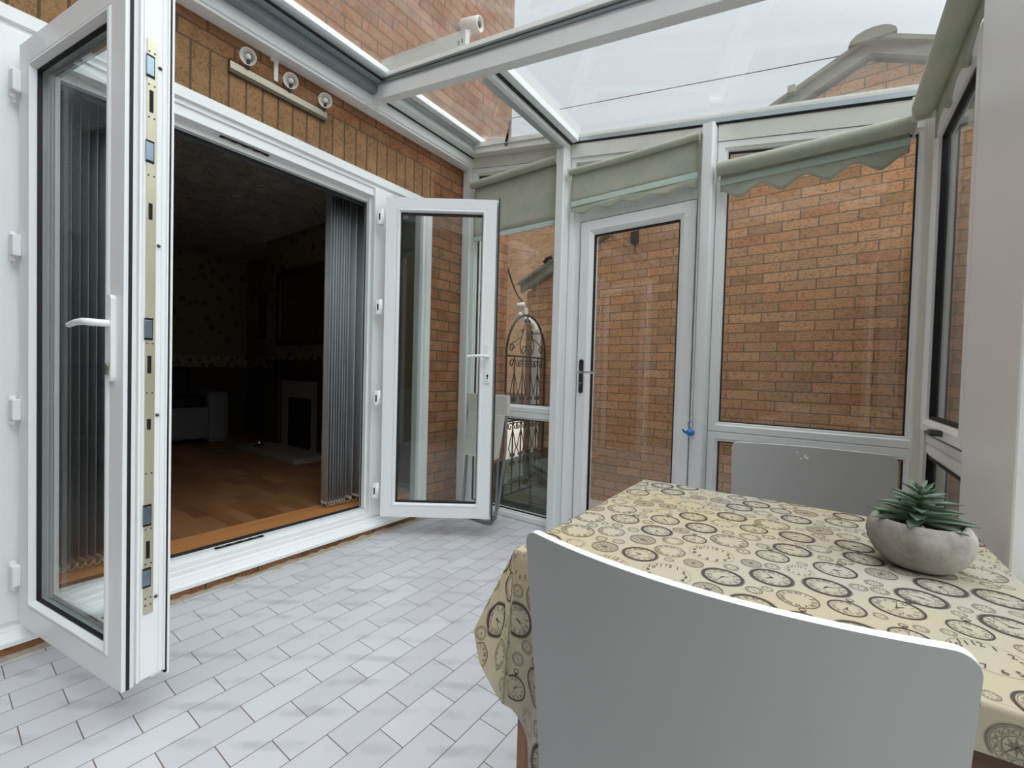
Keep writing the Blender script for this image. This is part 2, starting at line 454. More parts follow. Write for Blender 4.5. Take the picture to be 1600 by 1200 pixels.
    def build(s, name, mat, parent=None, local=False, fix=True):
        me = bpy.data.meshes.new(name)
        off = Vector((0, 0, 0))
        if parent is not None and not local:
            inv = world_of(parent).inverted()
            me.from_pydata([inv @ v for v in s.v], [], s.f)
        else: me.from_pydata(s.v, [], s.f)
        for m in (mat if isinstance(mat, (list, tuple)) else [mat]): me.materials.append(m)
        for p, mi, sm in zip(me.polygons, s.mi, s.sm): p.material_index = mi; p.use_smooth = sm
        if fix:
            bm = bmesh.new(); bm.from_mesh(me)
            bmesh.ops.recalc_face_normals(bm, faces=bm.faces[:]); bm.to_mesh(me); bm.free()
        me.update()
        o = bpy.data.objects.new(name, me); COL.objects.link(o)
        if parent is not None: o.parent = parent
        return o

def world_of(o):
    m = o.matrix_basis.copy()
    if o.parent: m = world_of(o.parent) @ m
    return m
def tag(o, label=None, cat=None, group=None, kind=None):
    if label: o['label'] = label
    if cat: o['category'] = cat
    if group: o['group'] = group
    if kind: o['kind'] = kind
    return o
def thing(name, loc=(0, 0, 0), label=None, cat=None, group=None, kind=None, rz=0):
    o = bpy.data.objects.new(name, None); o.empty_display_size = .05
    o.matrix_basis = Matrix.Translation(Vector(loc)) @ Matrix.Rotation(rz, 4, 'Z')
    COL.objects.link(o)
    return tag(o, label, cat, group, kind)
def copy_tree(o, parent=None):
    c = o.copy(); COL.objects.link(c); c.parent = parent
    for ch in list(o.children): copy_tree(ch, c)
    return c
def lerp(a, b, t): return a + (b - a) * t

UP = M['upvc']; UD = M['upvc_door']; UO = M['upvc_old']

# ================================================================ THE SETTING
# ---- floors
MB().box(-2.335, .60, -1.6, 2.56, -.12, 0).build('floor', M['tiles']); tag(bpy.data.objects['floor'], 'white streaked brick-laid tiles of the conservatory floor', 'floor', kind='structure')
o = MB().box(-9, 4, 2.561, 20, -.35, -.15).build('floor_outside', M['paving']); tag(o, 'grey paved ground outside behind the conservatory', 'ground', kind='structure')

# ---- house wall (x = -2.3) with opening y -.25..2.14, z .04..2.24
X = -2.3
wb = MB()
T = .30
def wseg(y0, y1, z0, z1, mi=0): wb.box(X - T, X, y0, y1, z0, z1, mi)
wseg(-2.0, -.25, -.2, 2.24); wseg(2.14, 3.06, -.2, 2.24)
wseg(-2.0, 2.155, 2.24, 2.463, 1); wseg(2.155, 3.06, 2.24, 2.463)
wseg(-2.0, 3.06, 2.463, 6.2)
wb.box(X - T, X, -.25, 2.14, -.2, .035, 0); wb.box(X, X + .048, -.4, 2.48, -.1, .036, 0)
o = wb.build('wall_left', [M['brick_house'], M['brick_soldier']])
tag(o, 'brown brick house wall around the open double doors', 'wall', kind='structure')
o = MB().box(X - T, X - .001, 3.061, 3.065, -.2, 6.2).build('trim_1', M['brick_end']); tag(o, 'brick end of the house wall', 'wall', kind='structure')
# rough mortar fillet along the wall foot
mm = MB(); pts = []
N = 90
vs = []; fs = []
for i in range(N + 1):
    y = -.3 + 2.75 * i / N
    a = random.uniform(.008, .03) if i % 2 else random.uniform(.012, .022)
    vs += [(X + .046, y, .012 + random.uniform(-.006, .010)), (X + .046 + a * .5, y, .008 + random.uniform(0, .004)), (X + .050 + a, y, .0005), (X + .046, y, .0005)]
for i in range(N):
    for k in range(4):
        fs.append((i * 4 + k, i * 4 + (k + 1) % 4, i * 4 + 4 + (k + 1) % 4, i * 4 + 4 + k))
mm.add(vs, fs)
o = mm.build('trim_2', M['mortar']); tag(o, 'rough crumbling mortar line at the foot of the house wall', 'mortar', kind='structure')

o = MB().box(-2.299, .60, -1.75, -1.6, 0, 3.2).build('wall_rear', plain('plain_grey_render', (74, 70, 66), .9)); tag(o, 'plain grey wall behind the viewer', 'wall', kind='structure')
MB().box(X - T + .001, X - .08, 2.128, 2.1395, .04, 2.239).box(X - T + .001, X - .08, -.2495, -.238, .04, 2.239).build('trim_21', M['room_brown'])
tag(bpy.data.objects['trim_21'], 'brown papered window reveals inside the doorway', 'reveal', kind='structure')
# ---- French door outer frame (structure door_1): local u=y, w=z, n = +x from wall face
FY0, FY1, FZ0, FZ1 = -.25, 2.14, .035, 2.24
def fw(u, w_, n): return (X + n, u, w_)
root = thing('door_1', (X, .95, .035), 'white upvc double door frame set in the brick wall', 'door frame', kind='structure')
R = MB()
# profile: outer face stepped
prof = [(0, -.06), (0, .012), (.006, .018), (.05, .018), (.055, .004), (.075, .004), (.078, -.02), (.078, -.075), (0, -.075)]
R.ring([(FY0, FZ0), (FY1, FZ0), (FY1, FZ1), (FY0, FZ1)], prof, fw)
# mullions between side lights and the doors
for y0, y1 in ((.14, .26), (1.66, 1.80)):
    R.box(X - .075, X + .012, y0, y1, FZ0 + .07, FZ1 - .07, bev=.006)
    yy = y1 if y0 < 1 else y0
    s_ = 1 if y0 < 1 else -1
    R.box(X - .075, X - .03, min(yy, yy + .012 * s_), max(yy, yy + .012 * s_), FZ0 + .12, FZ1 - .10)
# head between mullions: inner rebate steps
R.box(X - .075, X - .004, .26, 1.66, 2.118, 2.165); R.box(X - .075, X - .045, .26, 1.66, 2.085, 2.119)
# bottom: sloping steps
R.box(X - .075, X - .004, .26, 1.66, .11, .13); R.box(X - .075, X - .035, .26, 1.66, .13, .15)
R.build('frame', UP, root)
g = MB(); g.box(X - .078, X - .0752, .262, 1.658, .118, .165).box(X - .078, X - .0752, .262, 1.658, 2.06, 2.10)
g.box(X - .072, X - .06, 1.648, 1.6595, .16, 2.09).box(X - .072, X - .06, .2605, .272, .16, 2.09)
g.build('gasket', M['black'], root)
for y0, y1 in ((-.17, .14), (1.80, 2.06)):
    MB().box(X - .045, X - .02, y0, y1, FZ0 + .08, FZ1 - .08).build('side_pane', M['glass'], root)
# lock keeps in head and sill
for z, dx in ((2.112, 0), (.1505, 0)):
    k = MB(); k.box(X - .050, X - .030, .83, 1.05, z, z + .004)
    for i in range(4): k.box(X - .047, X - .036, .85 + i * .05, .875 + i * .05, z - .001, z + .005, 1)
    tag(k.build('lock_keep', [M['darkhole'], M['steel']], root), 'dark metal lock keep let into the frame')
# sill: projecting white cill
sl = MB()
sl.add([(X - .02, FY0, .10), (X + .056, FY0, .068), (X + .066, FY0, .060), (X + .066, FY0, .0445), (X + .0, FY0, .0365),
        (X - .02, FY1, .10), (X + .056, FY1, .068), (X + .066, FY1, .060), (X + .066, FY1, .0445), (X + .0, FY1, .0365)],
       [(0, 1, 6, 5), (1, 2, 7, 6), (2, 3, 8, 7), (3, 4, 9, 8), (4, 0, 5, 9), (0, 4, 3, 2, 1), (5, 6, 7, 8, 9)])
sl.box(X + .022, X + .025, FY0, FY1, .07, .0850)
tag(sl.build('trim_3', UD), 'white sloping door sill above the floor tiles', 'sill', kind='structure')

# ---- leaf builder: local u along leaf from hinge, n = outer face normal
def leaf(name, hinge, end, z0, z1, flip, label, hw=.70):
    """local frame: x along leaf, y = thickness direction (outer face at y=0, inner at y=t*flip), z up"""
    hx, hy = hinge; ex, ey = end
    a = math.atan2(ey - hy, ex - hx)
    r = thing(name, (hx, hy, z0), label, 'door', kind='structure', rz=a)
    L = hw; H = z1 - z0; t = .068
    def fn(u, w_, n): return (u, n * flip, w_)
    m = MB()
    prof = [(0, 0), (0, .028), (.012, .028), (.012, t), (.075, t), (.088, t - .010), (.088, .012), (.075, 0)]
    m.ring([(0, 0), (L, 0), (L, H), (0, H)], prof, fn)
    m.build('stile_frame', UD, r, local=True)
    b = MB()
    b.ring([(.077, .077), (L - .077, .077), (L - .077, H - .077), (.077, H - .077)], [(0, .002), (.006, -.003), (.014, -.004), (.022, .012), (.022, .02), (0, .02)], fn)
    b.ring([(.077, .077), (L - .077, .077), (L - .077, H - .077), (.077, H - .077)], [(0, t - .002), (.006, t + .003), (.014, t + .003), (.022, t - .014), (.022, t - .022), (0, t - .022)], fn)
    b.build('glazing_bead', UD, r, local=True)
    g = MB()
    for n0 in (.013, t - .026):
        g.ring([(.098, .098), (L - .098, .098), (L - .098, H - .098), (.098, H - .098)], [(0, n0), (.005, n0), (.005, n0 + .012), (0, n0 + .012)], fn)
    g.build('gasket', M['black'], r, local=True)
    p = MB(); y0, y1 = sorted((.026 * flip, .044 * flip))
    p.box(.0985, L - .0985, y0, y1, .0985, H - .0985)
    p.build('glass_pane', M['glass'], r, local=True)
    return r, L, H, t

# left leaf: outer face towards the camera
lf, L1, H1, t1 = leaf('door_2', (-2.245, .200), (-1.548, .325), .115, 2.10, 1, 'white glazed door leaf swung open at the left with a steel lock strip on its edge', .708)
# meeting stile: edge rebate, flange, gasket and lock strip
e = MB()
e.box(L1 - .020, L1 + .000, .068, .112, -.0, H1, bev=.002)
e.box(L1 - .0, L1 + .008, .030, .098, .012, H1 - .005)
e.box(L1 - .0, L1 + .014, .028, .034, .012, H1 - .005); e.box(L1, L1 + .014, .094, .098, .012, H1 - .005); e.box(L1 - .012, L1 + .012, .1045, .110, -.004, H1); e.box(L1, L1 + .011, .0375, .0395, .012, H1 - .005); e.box(L1, L1 + .011, .082, .084, .012, H1 - .005)
e.build('meeting_flange', UD, lf, local=True)
e = MB(); e.box(L1 - .0, L1 + .003, .010, .0175, 0, H1); e.box(L1 - .001, L1 + .010, .0985, .104, 0, H1)
e.build('edge_gasket', M['black'], lf, local=True)
z00 = .115
ls = MB(); ls.box(L1 + .0075, L1 + .0115, .045, .068, .315 - z00, 1.935 - z00)
ls = ls.build('lock_strip', M['brass'], lf, local=True); tag(ls, 'worn yellowish steel lock strip')
def lockbox(z, h, kind):
    m = MB()
    if kind == 'hook':
        m.box(L1 + .0110, L1 + .0125, .0425, .062, z - z00 - h / 2 - .006, z - z00 + h / 2 + .006)
        o = m.build('hook_slot', M['darkhole'], ls, local=True)
        MB().box(L1 + .0122, L1 + .014, .0425, .060, z - z00 - h / 2, z - z00 + h / 2, bev=.0006).build('hook_keep', M['steel_blue'], ls, local=True)
    else:
        m.box(L1 + .0110, L1 + .0125, .050, .059, z - z00 - h / 2, z - z00 + h / 2)
        m.build('bolt_slot', M['darkhole'], ls, local=True)
for z, h, k in ((1.86, .05, 'hook'), (1.765, .06, 'slot'), (1.625, .05, 'hook'), (1.46, .045, 'slot'), (1.13, .05, 'hook'), (1.03, .05, 'slot'), (.86, .03, 'slot'), (.60, .05, 'hook'), (.50, .05, 'slot'), (.42, .045, 'hook')):
    lockbox(z, h, k)
sc_ = MB()
for z in (1.90, 1.81, 1.72, 1.56, 1.16, 1.09, .95, .72, .56, .46, .36, .34):
    for dy in (.049, .062): sc_.lathe([(0, .0015), (.0022, .0010), (.0026, 0)], 8, Matrix.Translation((L1 + .0115, dy, z - z00)) @ Matrix.Rotation(PI / 2, 4, 'Y'))
sc_.build('strip_screws', M['chrome_dark'], ls, local=True)
sc_ = MB()
for z in (1.87, 1.37, .885, .355): sc_.lathe([(0, .006), (.003, .005), (.0045, .002), (.005, 0)], 10, Matrix.Translation((L1 + .008, .076, z - z00)) @ Matrix.Rotation(PI / 2, 4, 'Y'))
sc_.build('edge_screws', M['chrome_dark'], lf, local=True)
# handle
def handle(parent, u, z, side, lever_dir, lm, pm, cyl=True, nside=0, L_=.125, lz=.0, pl=.24, pw=.030):
    s_ = side
    m = MB(); y0, y1 = sorted((nside, nside + .011 * s_))
    # rounded plate
    pts = []
    for k in range(24):
        a = 2 * PI * k / 24; cx = math.cos(a) * pw / 2; cz = math.sin(a) * pw / 2 + (pl / 2 - pw / 2) * (1 if math.sin(a) > 0 else -1)
        pts.append((u + cx, nside, z + cz))
    m.prism(pts, (0, .011 * s_, 0))
    b = m.build('handle_plate', pm, parent, local=True)
    l = MB(); P0 = Vector((u, nside + .010 * s_, z + lz)); P1 = P0 + Vector((0, .032 * s_, 0))
    path = [P0, P0 + Vector((0, .02 * s_, 0)), P1 + Vector((.006 * lever_dir, .004 * s_, 0)), P1 + Vector((.03 * lever_dir, .010 * s_, .002)), P1 + Vector((.075 * lever_dir, .010 * s_, .001)), P1 + Vector((L_ * lever_dir, .004 * s_, -.004))]
    l.tube(path, .009, 10, rads=[.010, .010, .0105, .0095, .0085, .0075])
    l.build('handle_lever', lm, parent, local=True)
    if cyl:
        c = MB(); c.lathe([(.0085, 0), (.0085, .008), (0, .008)], 14, Matrix.Translation((u, nside + .009 * s_, z - .078)) @ Matrix.Rotation(-PI / 2 * s_, 4, 'X'))
        y0, y1 = sorted((nside + .009 * s_, nside + .016 * s_)); c.box(u - .004, u + .004, y0, y1, z - .101, z - .080)
        c.build('lock_cylinder', M['metal_brushed'], parent, local=True)
handle(lf, .652, 1.10 - z00, -1, -1, UD, UD, True, 0, .135, .04)
# flag hinges
def flag_hinge(parent, u, z, side, ns):
    m = MB()
    m.lathe([(.009, -.050), (.0105, -.048), (.0105, .048), (.009, .050)], 12, Matrix.Translation((u, ns + side * .012, z)))
    y0, y1 = sorted((ns, ns + side * .022))
    m.box(u, u + .034, y0, y1, z - .034, z + .040, bev=.005)
    y0, y1 = sorted((ns + side * .002, ns + side * .014))
    m.box(u - .02, u + .0, y0, y1, z - .062, z - .040, bev=.003)
    m.build('hinge', UD, parent, local=True)
for z in (1.97, 1.42, .86, .285): flag_hinge(lf, -.012, z - z00, -1, 0)

# right leaf: inner face towards camera, outer face away
rf, L2, H2, t2 = leaf('door_3', (-2.245, 1.720), (-1.695, 2.125), .115, 2.105, -1, 'white glazed door leaf swung open in front of the brick corner, keyhole plate on it', .70)
# here local y=0 is the side towards the camera?  n grows to -y(flip) => towards camera; inner face at -t
handle(rf, .655, 1.09 - z00, -1, -1, UD, UD, False, -.068, .125, .045)
k = MB(); k.lathe([(.0065, 0), (.0065, .0015), (0, .0015)], 14, Matrix.Translation((.655, -.0788, 1.09 - z00 - .072)) @ Matrix.Rotation(PI / 2, 4, 'X')); k.box(.652, .658, -.0803, -.0788, 1.09 - z00 - .094, 1.09 - z00 - .072)
tag(k.build('keyhole', M['darkhole'], rf, local=True), 'dark keyhole')
for z in (1.195, .985):
    k = MB(); k.lathe([(.0045, 0), (.004, .0012), (0, .0014)], 10, Matrix.Translation((.655, -.0788, z - z00)) @ Matrix.Rotation(PI / 2, 4, 'X')); k.build('plate_screw', M['chrome'], rf, local=True)
e = MB(); e.box(L2 - .001, L2 + .006, -.064, -.012, 0, H2); e.build('edge_gasket', M['black'], rf, local=True)
for z in (1.97, 1.42, .86, .285):
    m = MB(); m.box(-.040, -.016, -.072, -.040, z - z00 - .045, z - z00 + .045, bev=.003); m.lathe([(.009, -.05), (.009, .05)], 10, Matrix.Translation((-.012, -.060, z - z00)))
    m.box(-.030, -.022, -.074, -.0715, z - z00 - .02, z - z00 + .02, 1)
    m.build('hinge', [UD, M['darkhole']], rf, local=True)
m = MB(); m.lathe([(.014, 0), (.013, .004), (.006, .009), (0, .010)], 12, Matrix.Translation((.352, -.030, 1.045 - z00)) @ Matrix.Rotation(PI / 2, 4, 'X'))
# small blob on the glass

# ================================================================ end wall (y = 2.5)
YE = 2.5
def A(x): return 2.659 - .1735 * (x + 2.125)
def fe(u, w_, n): return (u, YE - n, w_)
fprof = [(0, -.05), (0, .012), (.004, .018), (.034, .018), (.040, .010), (.048, .008), (.052, -.006), (.052, -.05)]
# posts
pm = MB(); pm.prism([(-1.435, 2.405, 0), (-1.385, 2.405, 0), (-1.378, 2.412, 0), (-1.370, 2.56, 0), (-1.440, 2.56, 0)], (0, 0, 2.51))
o = pm.build('trim_4', UP); tag(o, 'white upvc post between the side window and the glazed door', 'post', kind='structure')
pm = MB(); pm.prism([(-.556, 2.405, 0), (-.508, 2.405, 0), (-.500, 2.412, 0), (-.493, 2.56, 0), (-.562, 2.56, 0)], (0, 0, 2.365))
o = pm.build('trim_5', UP); tag(o, 'white upvc post between the glazed door and the big window', 'post', kind='structure')
pm = MB(); pm.box(-2.299, -2.225, 2.46, 2.56, 0, 2.62, bev=.004)
o = pm.build('trim_6', UP); tag(o, 'white upvc upright against the brick wall', 'post', kind='structure')
pm = MB(); pm.prism([(.312, 2.44, 0), (.42, 2.44, 0), (.42, 2.56, 0), (.305, 2.56, 0)], (0, 0, 2.20)); pm.box(.335, .345, 2.36, 2.44, 0, 2.18)
o = pm.build('trim_7', UO); tag(o, 'grimy white corner post at the right of the big window', 'post', kind='structure')

def window(name, x0, x1, panes, label, mat=UP, gl='glass_old'):
    r = thing(name, ((x0 + x1) / 2, YE, panes[0][0]), label, 'window', kind='structure')
    for i, (z0, zl, zr) in enumerate(panes):
        m = MB(); C4 = [(x0, z0), (x1, z0), (x1, zr), (x0, zl)]
        m.ring(C4, fprof, fe); m.build('window_frame', mat, r)
        g = MB(); g.ring(C4, [(.049, -.004), (.057, -.004), (.057, -.02), (.049, -.02)], fe); g.build('gasket', M['black'], r)
        d = .056
        sl_ = (zr - zl) / (x1 - x0)
        q = [(x0 + d, z0 + d), (x1 - d, z0 + d), (x1 - d, zl + sl_ * (x1 - d - x0) - d), (x0 + d, zl + sl_ * d - d)]
        MB().prism([fe(u, w_, -.008) for u, w_ in q], (0, .006, 0)).build('glass_pane', M[gl], r)
    return r
hd = .085
window('window_1', -2.225, -1.440, [(0.0, .765, .765), (.766, A(-2.225) - hd, A(-1.44) - hd)], 'narrow glazed side window beside the brick wall, gate behind it')
window('window_2', -.495, .345, [(0.03, .755, .755), (.756, A(-.495) - hd, A(.345) - hd)], 'big window with the orange brick wall behind it')
# sloping head boards
for nm, xa, xb, lb in (('trim_8', -2.225, -1.44, 'sloping white head board over the side window'), ('trim_9', -1.372, -.56, 'sloping white head board over the glazed door'), ('trim_10', -.493, .42, 'sloping white head board over the big window')):
    m = MB(); m.prism([(xa, 2.478, A(xa) - hd), (xb, 2.478, A(xb) - hd), (xb, 2.478, A(xb)), (xa, 2.478, A(xa))], (0, .08, 0))
    o = m.build(nm, UO); tag(o, lb, 'head board', kind='structure')

# door 4 : glazed back door
r4 = thing('door_4', (-.93, YE, 0), 'closed white glazed back door with a dark chrome handle, brick wall behind', 'door', kind='structure')
m = MB()
m.ring([(-1.37, 0), (-.562, 0), (-.562, 2.13), (-1.37, 2.13)], [(0, -.05), (0, .02), (.03, .02), (.040, .012), (.072, .010), (.075, -.05)], fe)
m.box(-1.37, -1.286, YE - .008, YE + .04, 0, 2.06); m.box(-1.36, -.57, YE - .010, YE + .04, 2.012, 2.12); m.build('outer_frame', UD, r4)
m = MB(); DX0, DX1, DZ0, DZ1 = -1.283, -.588, .04, 2.008
m.ring([(DX0, DZ0), (DX1, DZ0), (DX1, DZ1), (DX0, DZ1)], [(0, -.045), (0, .022), (.004, .026), (.060, .026), (.074, .018), (.086, .008), (.088, -.045)], fe)
df = m.build('leaf_frame', UD, r4)
g = MB(); g.ring([(DX0, DZ0), (DX1, DZ0), (DX1, DZ1), (DX0, DZ1)], [(-.004, .0), (.0, .0), (.0, .020), (-.004, .020)], fe)
g.ring([(DX0, DZ0), (DX1, DZ0), (DX1, DZ1), (DX0, DZ1)], [(.0875, .004), (.094, .004), (.094, -.02), (.0875, -.02)], fe); g.build('gasket', M['black'], r4)
MB().box(DX0 + .09, DX1 - .09, YE + .004, YE + .010, DZ0 + .09, DZ1 - .09).build('glass_pane', M['glass_old'], r4)
# fanlight above
xa, xb = -1.37, -.562
C4 = [(xa, 2.131), (xb, 2.131), (xb, A(xb) - hd), (xa, A(xa) - hd)]
m = MB(); m.ring(C4, [(0, -.05), (0, .012), (.03, .012), (.034, -.05)], fe); m.build('fanlight_frame', UP, r4)
q = [(xa + .03, 2.162), (xb - .03, 2.162), (xb - .03, A(xb - .03) - hd - .03), (xa + .03, A(xa + .03) - hd - .03)]
MB().prism([fe(u, w_, -.008) for u, w_ in q], (0, .006, 0)).build('fanlight_pane', M['glass_old'], r4)
# its handle (a child tree in world coordinates)
hp = thing('door_handle', (-1.248, YE - .026, 1.04)); hp.parent = r4; hp.matrix_basis = Matrix.Translation((-1.248 + .93, -.026, 1.04))
def pill(u, z, pw, pl, y0, dy):
    pts = []
    for k in range(24):
        a = 2 * PI * k / 24
        pts.append((u + math.cos(a) * pw / 2, y0, z + math.sin(a) * pw / 2 + (pl / 2 - pw / 2) * (1 if math.sin(a) > 0 else -1)))
    return MB().prism(pts, (0, dy, 0))
m = pill(-1.248, 1.03, .028, .215, YE - .026, -.010)
hpl = m.build('handle_plate', M['chrome_dark'], r4); bpy.data.objects.remove(hp)
m = MB(); m.tube([(-1.248, 2.466, 1.055), (-1.248, 2.438, 1.055), (-1.240, 2.428, 1.055), (-1.20, 2.424, 1.055), (-1.118, 2.430, 1.055)], .008, 10, rads=[.010, .009, .0085, .008, .007])
tag(m.build('handle_lever', M['chrome'], r4), 'bright chrome lever')
m = MB(); m.lathe([(.008, 0), (.008, .004), (0, .004)], 12, Matrix.Translation((-1.248, 2.464, .985)) @ Matrix.Rotation(PI / 2, 4, 'X')); m.box(-1.252, -1.244, 2.459, 2.464, .965, .985)
m.build('lock_cylinder', M['metal_brushed'], r4)

# ================================================================ right wall (x = .36)
XR = .36
def fr(u, w_, n): return (XR - n, u, w_)
ZT = 2.10
r = thing('window_3', (XR, 2.1, .0), 'white opening side window in the right wall by the corner, seen edge on', 'window', kind='structure')
m = MB(); m.ring([(1.60, .80), (2.44, .80), (2.44, ZT), (1.60, ZT)], fprof, fr); m.ring([(1.602, .03), (2.44, .03), (2.44, .799), (1.602, .799)], fprof, fr); m.build('window_frame', UP, r)
m = MB(); m.ring([(1.74, .846), (2.385, .846), (2.385, ZT - .046), (1.74, ZT - .046)], [(0, 0), (0, .030), (.006, .036), (.035, .036), (.05, .026), (.055, 0)], fr); sash = m.build('opening_sash', UP, r)
g = MB(); g.ring([(1.74, .846), (2.385, .846), (2.385, ZT - .046), (1.74, ZT - .046)], [(-.006, .0), (0, .0), (0, .024), (-.006, .024)], fr)
g.ring([(1.74, .846), (2.385, .846), (2.385, ZT - .046), (1.74, ZT - .046)], [(.054, .018), (.064, .018), (.064, .0), (.054, .0)], fr)
g.ring([(1.602, .03), (2.44, .03), (2.44, .799), (1.602, .799)], [(.050, .010), (.060, .010), (.060, -.01), (.050, -.01)], fr); g.build('gasket', M['black'], r)
MB().box(XR - .006, XR, 1.79, 2.33, .90, ZT - .10).box(XR + .0, XR + .006, 1.75, 2.39, .082, .75).build('glass_pane', M['glass_old'], r)
m = MB(); m.box(XR - .065, XR - .036, 1.97, 2.03, .862, .882, bev=.003); m.box(XR - .075, XR - .058, 1.93, 2.015, .868, .878, bev=.003)
tag(m.build('window_catch', M['chrome_dark'], r), 'dark silver window catch')
m = MB(); m.box(.300, .46, 1.222, 1.600, 0, 2.62, bev=.004)
o = m.build('trim_11', M['upvc_door']); tag(o, 'broad plain white pillar at the right behind the table', 'pillar', kind='structure')
r = thing('window_4', (XR, .6, 0), 'white window frame at the right edge of the picture beyond the pillar', 'window', kind='structure')
m = MB(); m.ring([(-.45, .62), (1.344, .62), (1.344, 2.10), (-.45, 2.10)], fprof, fr); m.ring([(-.45, .03), (1.344, .03), (1.344, .619), (-.45, .619)], fprof, fr); m.build('window_frame', UP, r)
MB().box(XR, XR + .006, -.40, 1.29, .67, 2.05).box(XR, XR + .006, -.40, 1.29, .08, .57).build('glass_pane', M['glass_old'], r)
m = MB(); m.box(.37, .46, -1.6, 2.56, 2.10, 2.19)
o = m.build('trim_12', UO); tag(o, 'white eaves beam along the right wall', 'eaves beam', kind='structure')
m = MB(); m.box(.37, .46, -1.6, -.45, 0, 2.10)
o = m.build('wall_right', UP); tag(o, 'white panel wall at the right beside the viewer', 'wall', kind='structure')

# ================================================================ roof
def G(x): return A(x) + .035       # underside of glass
# ledger on house wall
m = MB()
m.box(-2.299, -2.215, -1.6, 2.56, 2.60, 2.70, bev=.003)
m.box(-2.299, -2.225, -1.6, 2.458, 2.585, 2.601)
m.box(-2.299, -2.18, -1.6, 2.56, 2.70, 2.76)
o = m.build('trim_13', UP); tag(o, 'white roof plate fixed along the brick house wall', 'wall plate', kind='structure')
m = MB(); m.box(-2.2145, -2.165, -1.6, 1.570, 2.655, 2.699, bev=.003); m.box(-2.179, -2.12, -1.6, 1.570, 2.70, 2.735, 1)
m.box(-2.119, -2.115, -1.6, 1.57, 2.70, 2.74, 2)
m.box(-2.115, -2.06, -1.6, 1.57, 2.715, 2.745, 3)
o = m.build('trim_14', [M['alu_dark'], M['alu'], M['black'], UP]); tag(o, 'grey aluminium glazing rail at the top of the roof', 'glazing rail', kind='structure')
# flashing outside
m = MB(); m.prism([(-2.298, -1.6, 2.86), (-2.16, -1.6, 2.765), (-2.16, -1.6, 2.775), (-2.298, -1.6, 2.87)], (0, 4.1, 0))
o = m.build('trim_15', M['upvc_old']); tag(o, 'pale flashing where the roof meets the brick', 'flashing', kind='structure')
# rafter beam
def rb(xa, xb, ya, yb, za, zb, mi, m):
    sl = -.1735
    def z(x, o): return 2.63 + o + sl * (x + 2.25)
    m.prism([(xa, ya, z(xa, za)), (xb, ya, z(xb, za)), (xb, ya, z(xb, zb)), (xa, ya, z(xa, zb))], (0, yb - ya, 0), mi)
m = MB()
rb(-2.214, .40, 1.572, 1.624, 0, .068, 0, m)
rb(-2.16, .40, 1.576, 1.620, .068, .084, 0, m)
rb(-2.16, .40, 1.566, 1.630, .084, .096, 1, m)
rb(-2.16, .40, 1.574, 1.622, .096, .108, 2, m)
rb(-2.16, .42, 1.556, 1.640, .108, .130, 3, m)
rb(-2.16, .42, 1.575, 1.62, .130, .145, 0, m)
o = m.build('trim_16', [UP, M['alu_dark'], M['black'], M['upvc_old']]); tag(o, 'white rafter running out from the house wall under the glass roof', 'rafter', kind='structure')
m = MB(); rb(-2.15, -1.49, 1.585, 1.615, .146, .232, 0, m)
for dx in (-1.54, -1.515): m.box(dx, dx + .008, 1.5835, 1.586, 2.67, 2.69, 1)
o = m.build('trim_17', [M['outdoor_white'], M['darkhole']]); tag(o, 'short white trunking on top of the rafter outside', 'trunking', kind='structure')
# end rail over end wall
def er(xa, xb, ya, yb, za, zb, mi, m):
    m.prism([(xa, ya, A(xa) + za), (xb, ya, A(xb) + za), (xb, ya, A(xb) + zb), (xa, ya, A(xa) + zb)], (0, yb - ya, 0), mi)
m = MB()
er(-2.2, .42, 2.474, 2.56, .0, .010, 2, m)
er(-2.2, .42, 2.468, 2.56, .010, .034, 1, m)
er(-2.2, .42, 2.476, 2.57, .0345, .060, 0, m)
er(-2.2, -1.42, 2.43, 2.474, .028, .045, 2, m)
er(-2.2, -1.42, 2.40, 2.474, -.012, .028, 0, m)
er(-2.2, -1.42, 2.39, 2.43, .028, .06, 0, m)
o = m.build('trim_18', [M['upvc_old'], M['alu'], M['black']]); tag(o, 'white and silver glazing rail sloping along the end wall', 'glazing rail', kind='structure')
# roof vent
rv = thing('roof_vent', (-1.8, 2.05, G(-1.8)), 'opening glazed roof vent between rafter and house wall, held by a black stay', 'roof window')
m = MB()
for (xa, xb, za, zb, mi) in ((-1.425, -1.395, -.052, -.020, 1), (-1.395, -1.365, -.045, .0, 0), (-1.365, -1.352, -.020, .010, 2), (-1.352, -1.31, -.01, .028, 0)):
    m.box(xa, xb, 1.645, 2.46, A(-1.39) + za, A(-1.39) + zb, mi, bev=.002)
m.box(-1.352, -1.318, 1.645, 2.50, A(-1.33) + .030, A(-1.33) + .085, 3)
m.box(-1.3205, -1.3155, 2.38, 2.42, A(-1.33) + .04, A(-1.33) + .055, 1)
m.build('vent_bottom_rail', [UP, M['alu'], M['black'], M['outdoor_white']], rv); m = MB(); m.box(-2.214, -2.208, 1.626, 2.474, 2.658, 2.665, 2); m.box(-2.214, -2.15, 1.626, 2.474, 2.666, 2.699, 0)
m.box(-2.178, -2.11, 1.626, 2.474, 2.70, 2.725, 1); m.box(-2.11, -2.07, 1.626, 2.474, 2.71, 2.745, 0, bev=.002)
m.build('vent_top_rail', [UP, M['alu'], M['black'], M['upvc_old']], rv)
m = MB(); m.prism([(-2.11, 1.645, 2.735), (-1.36, 1.645, G(-1.36)), (-1.36, 1.645, G(-1.36) + .006), (-2.11, 1.645, 2.741)], (0, .80, 0)); m.build('vent_glass', M['glass_roof'], rv)
m = MB(); m.tube([(-1.745, 2.31, 2.72), (-1.80, 2.36, 2.676)], .006, 6); m.tube([(-1.80, 2.36, 2.676), (-1.838, 2.392, 2.645)], .009, 6)
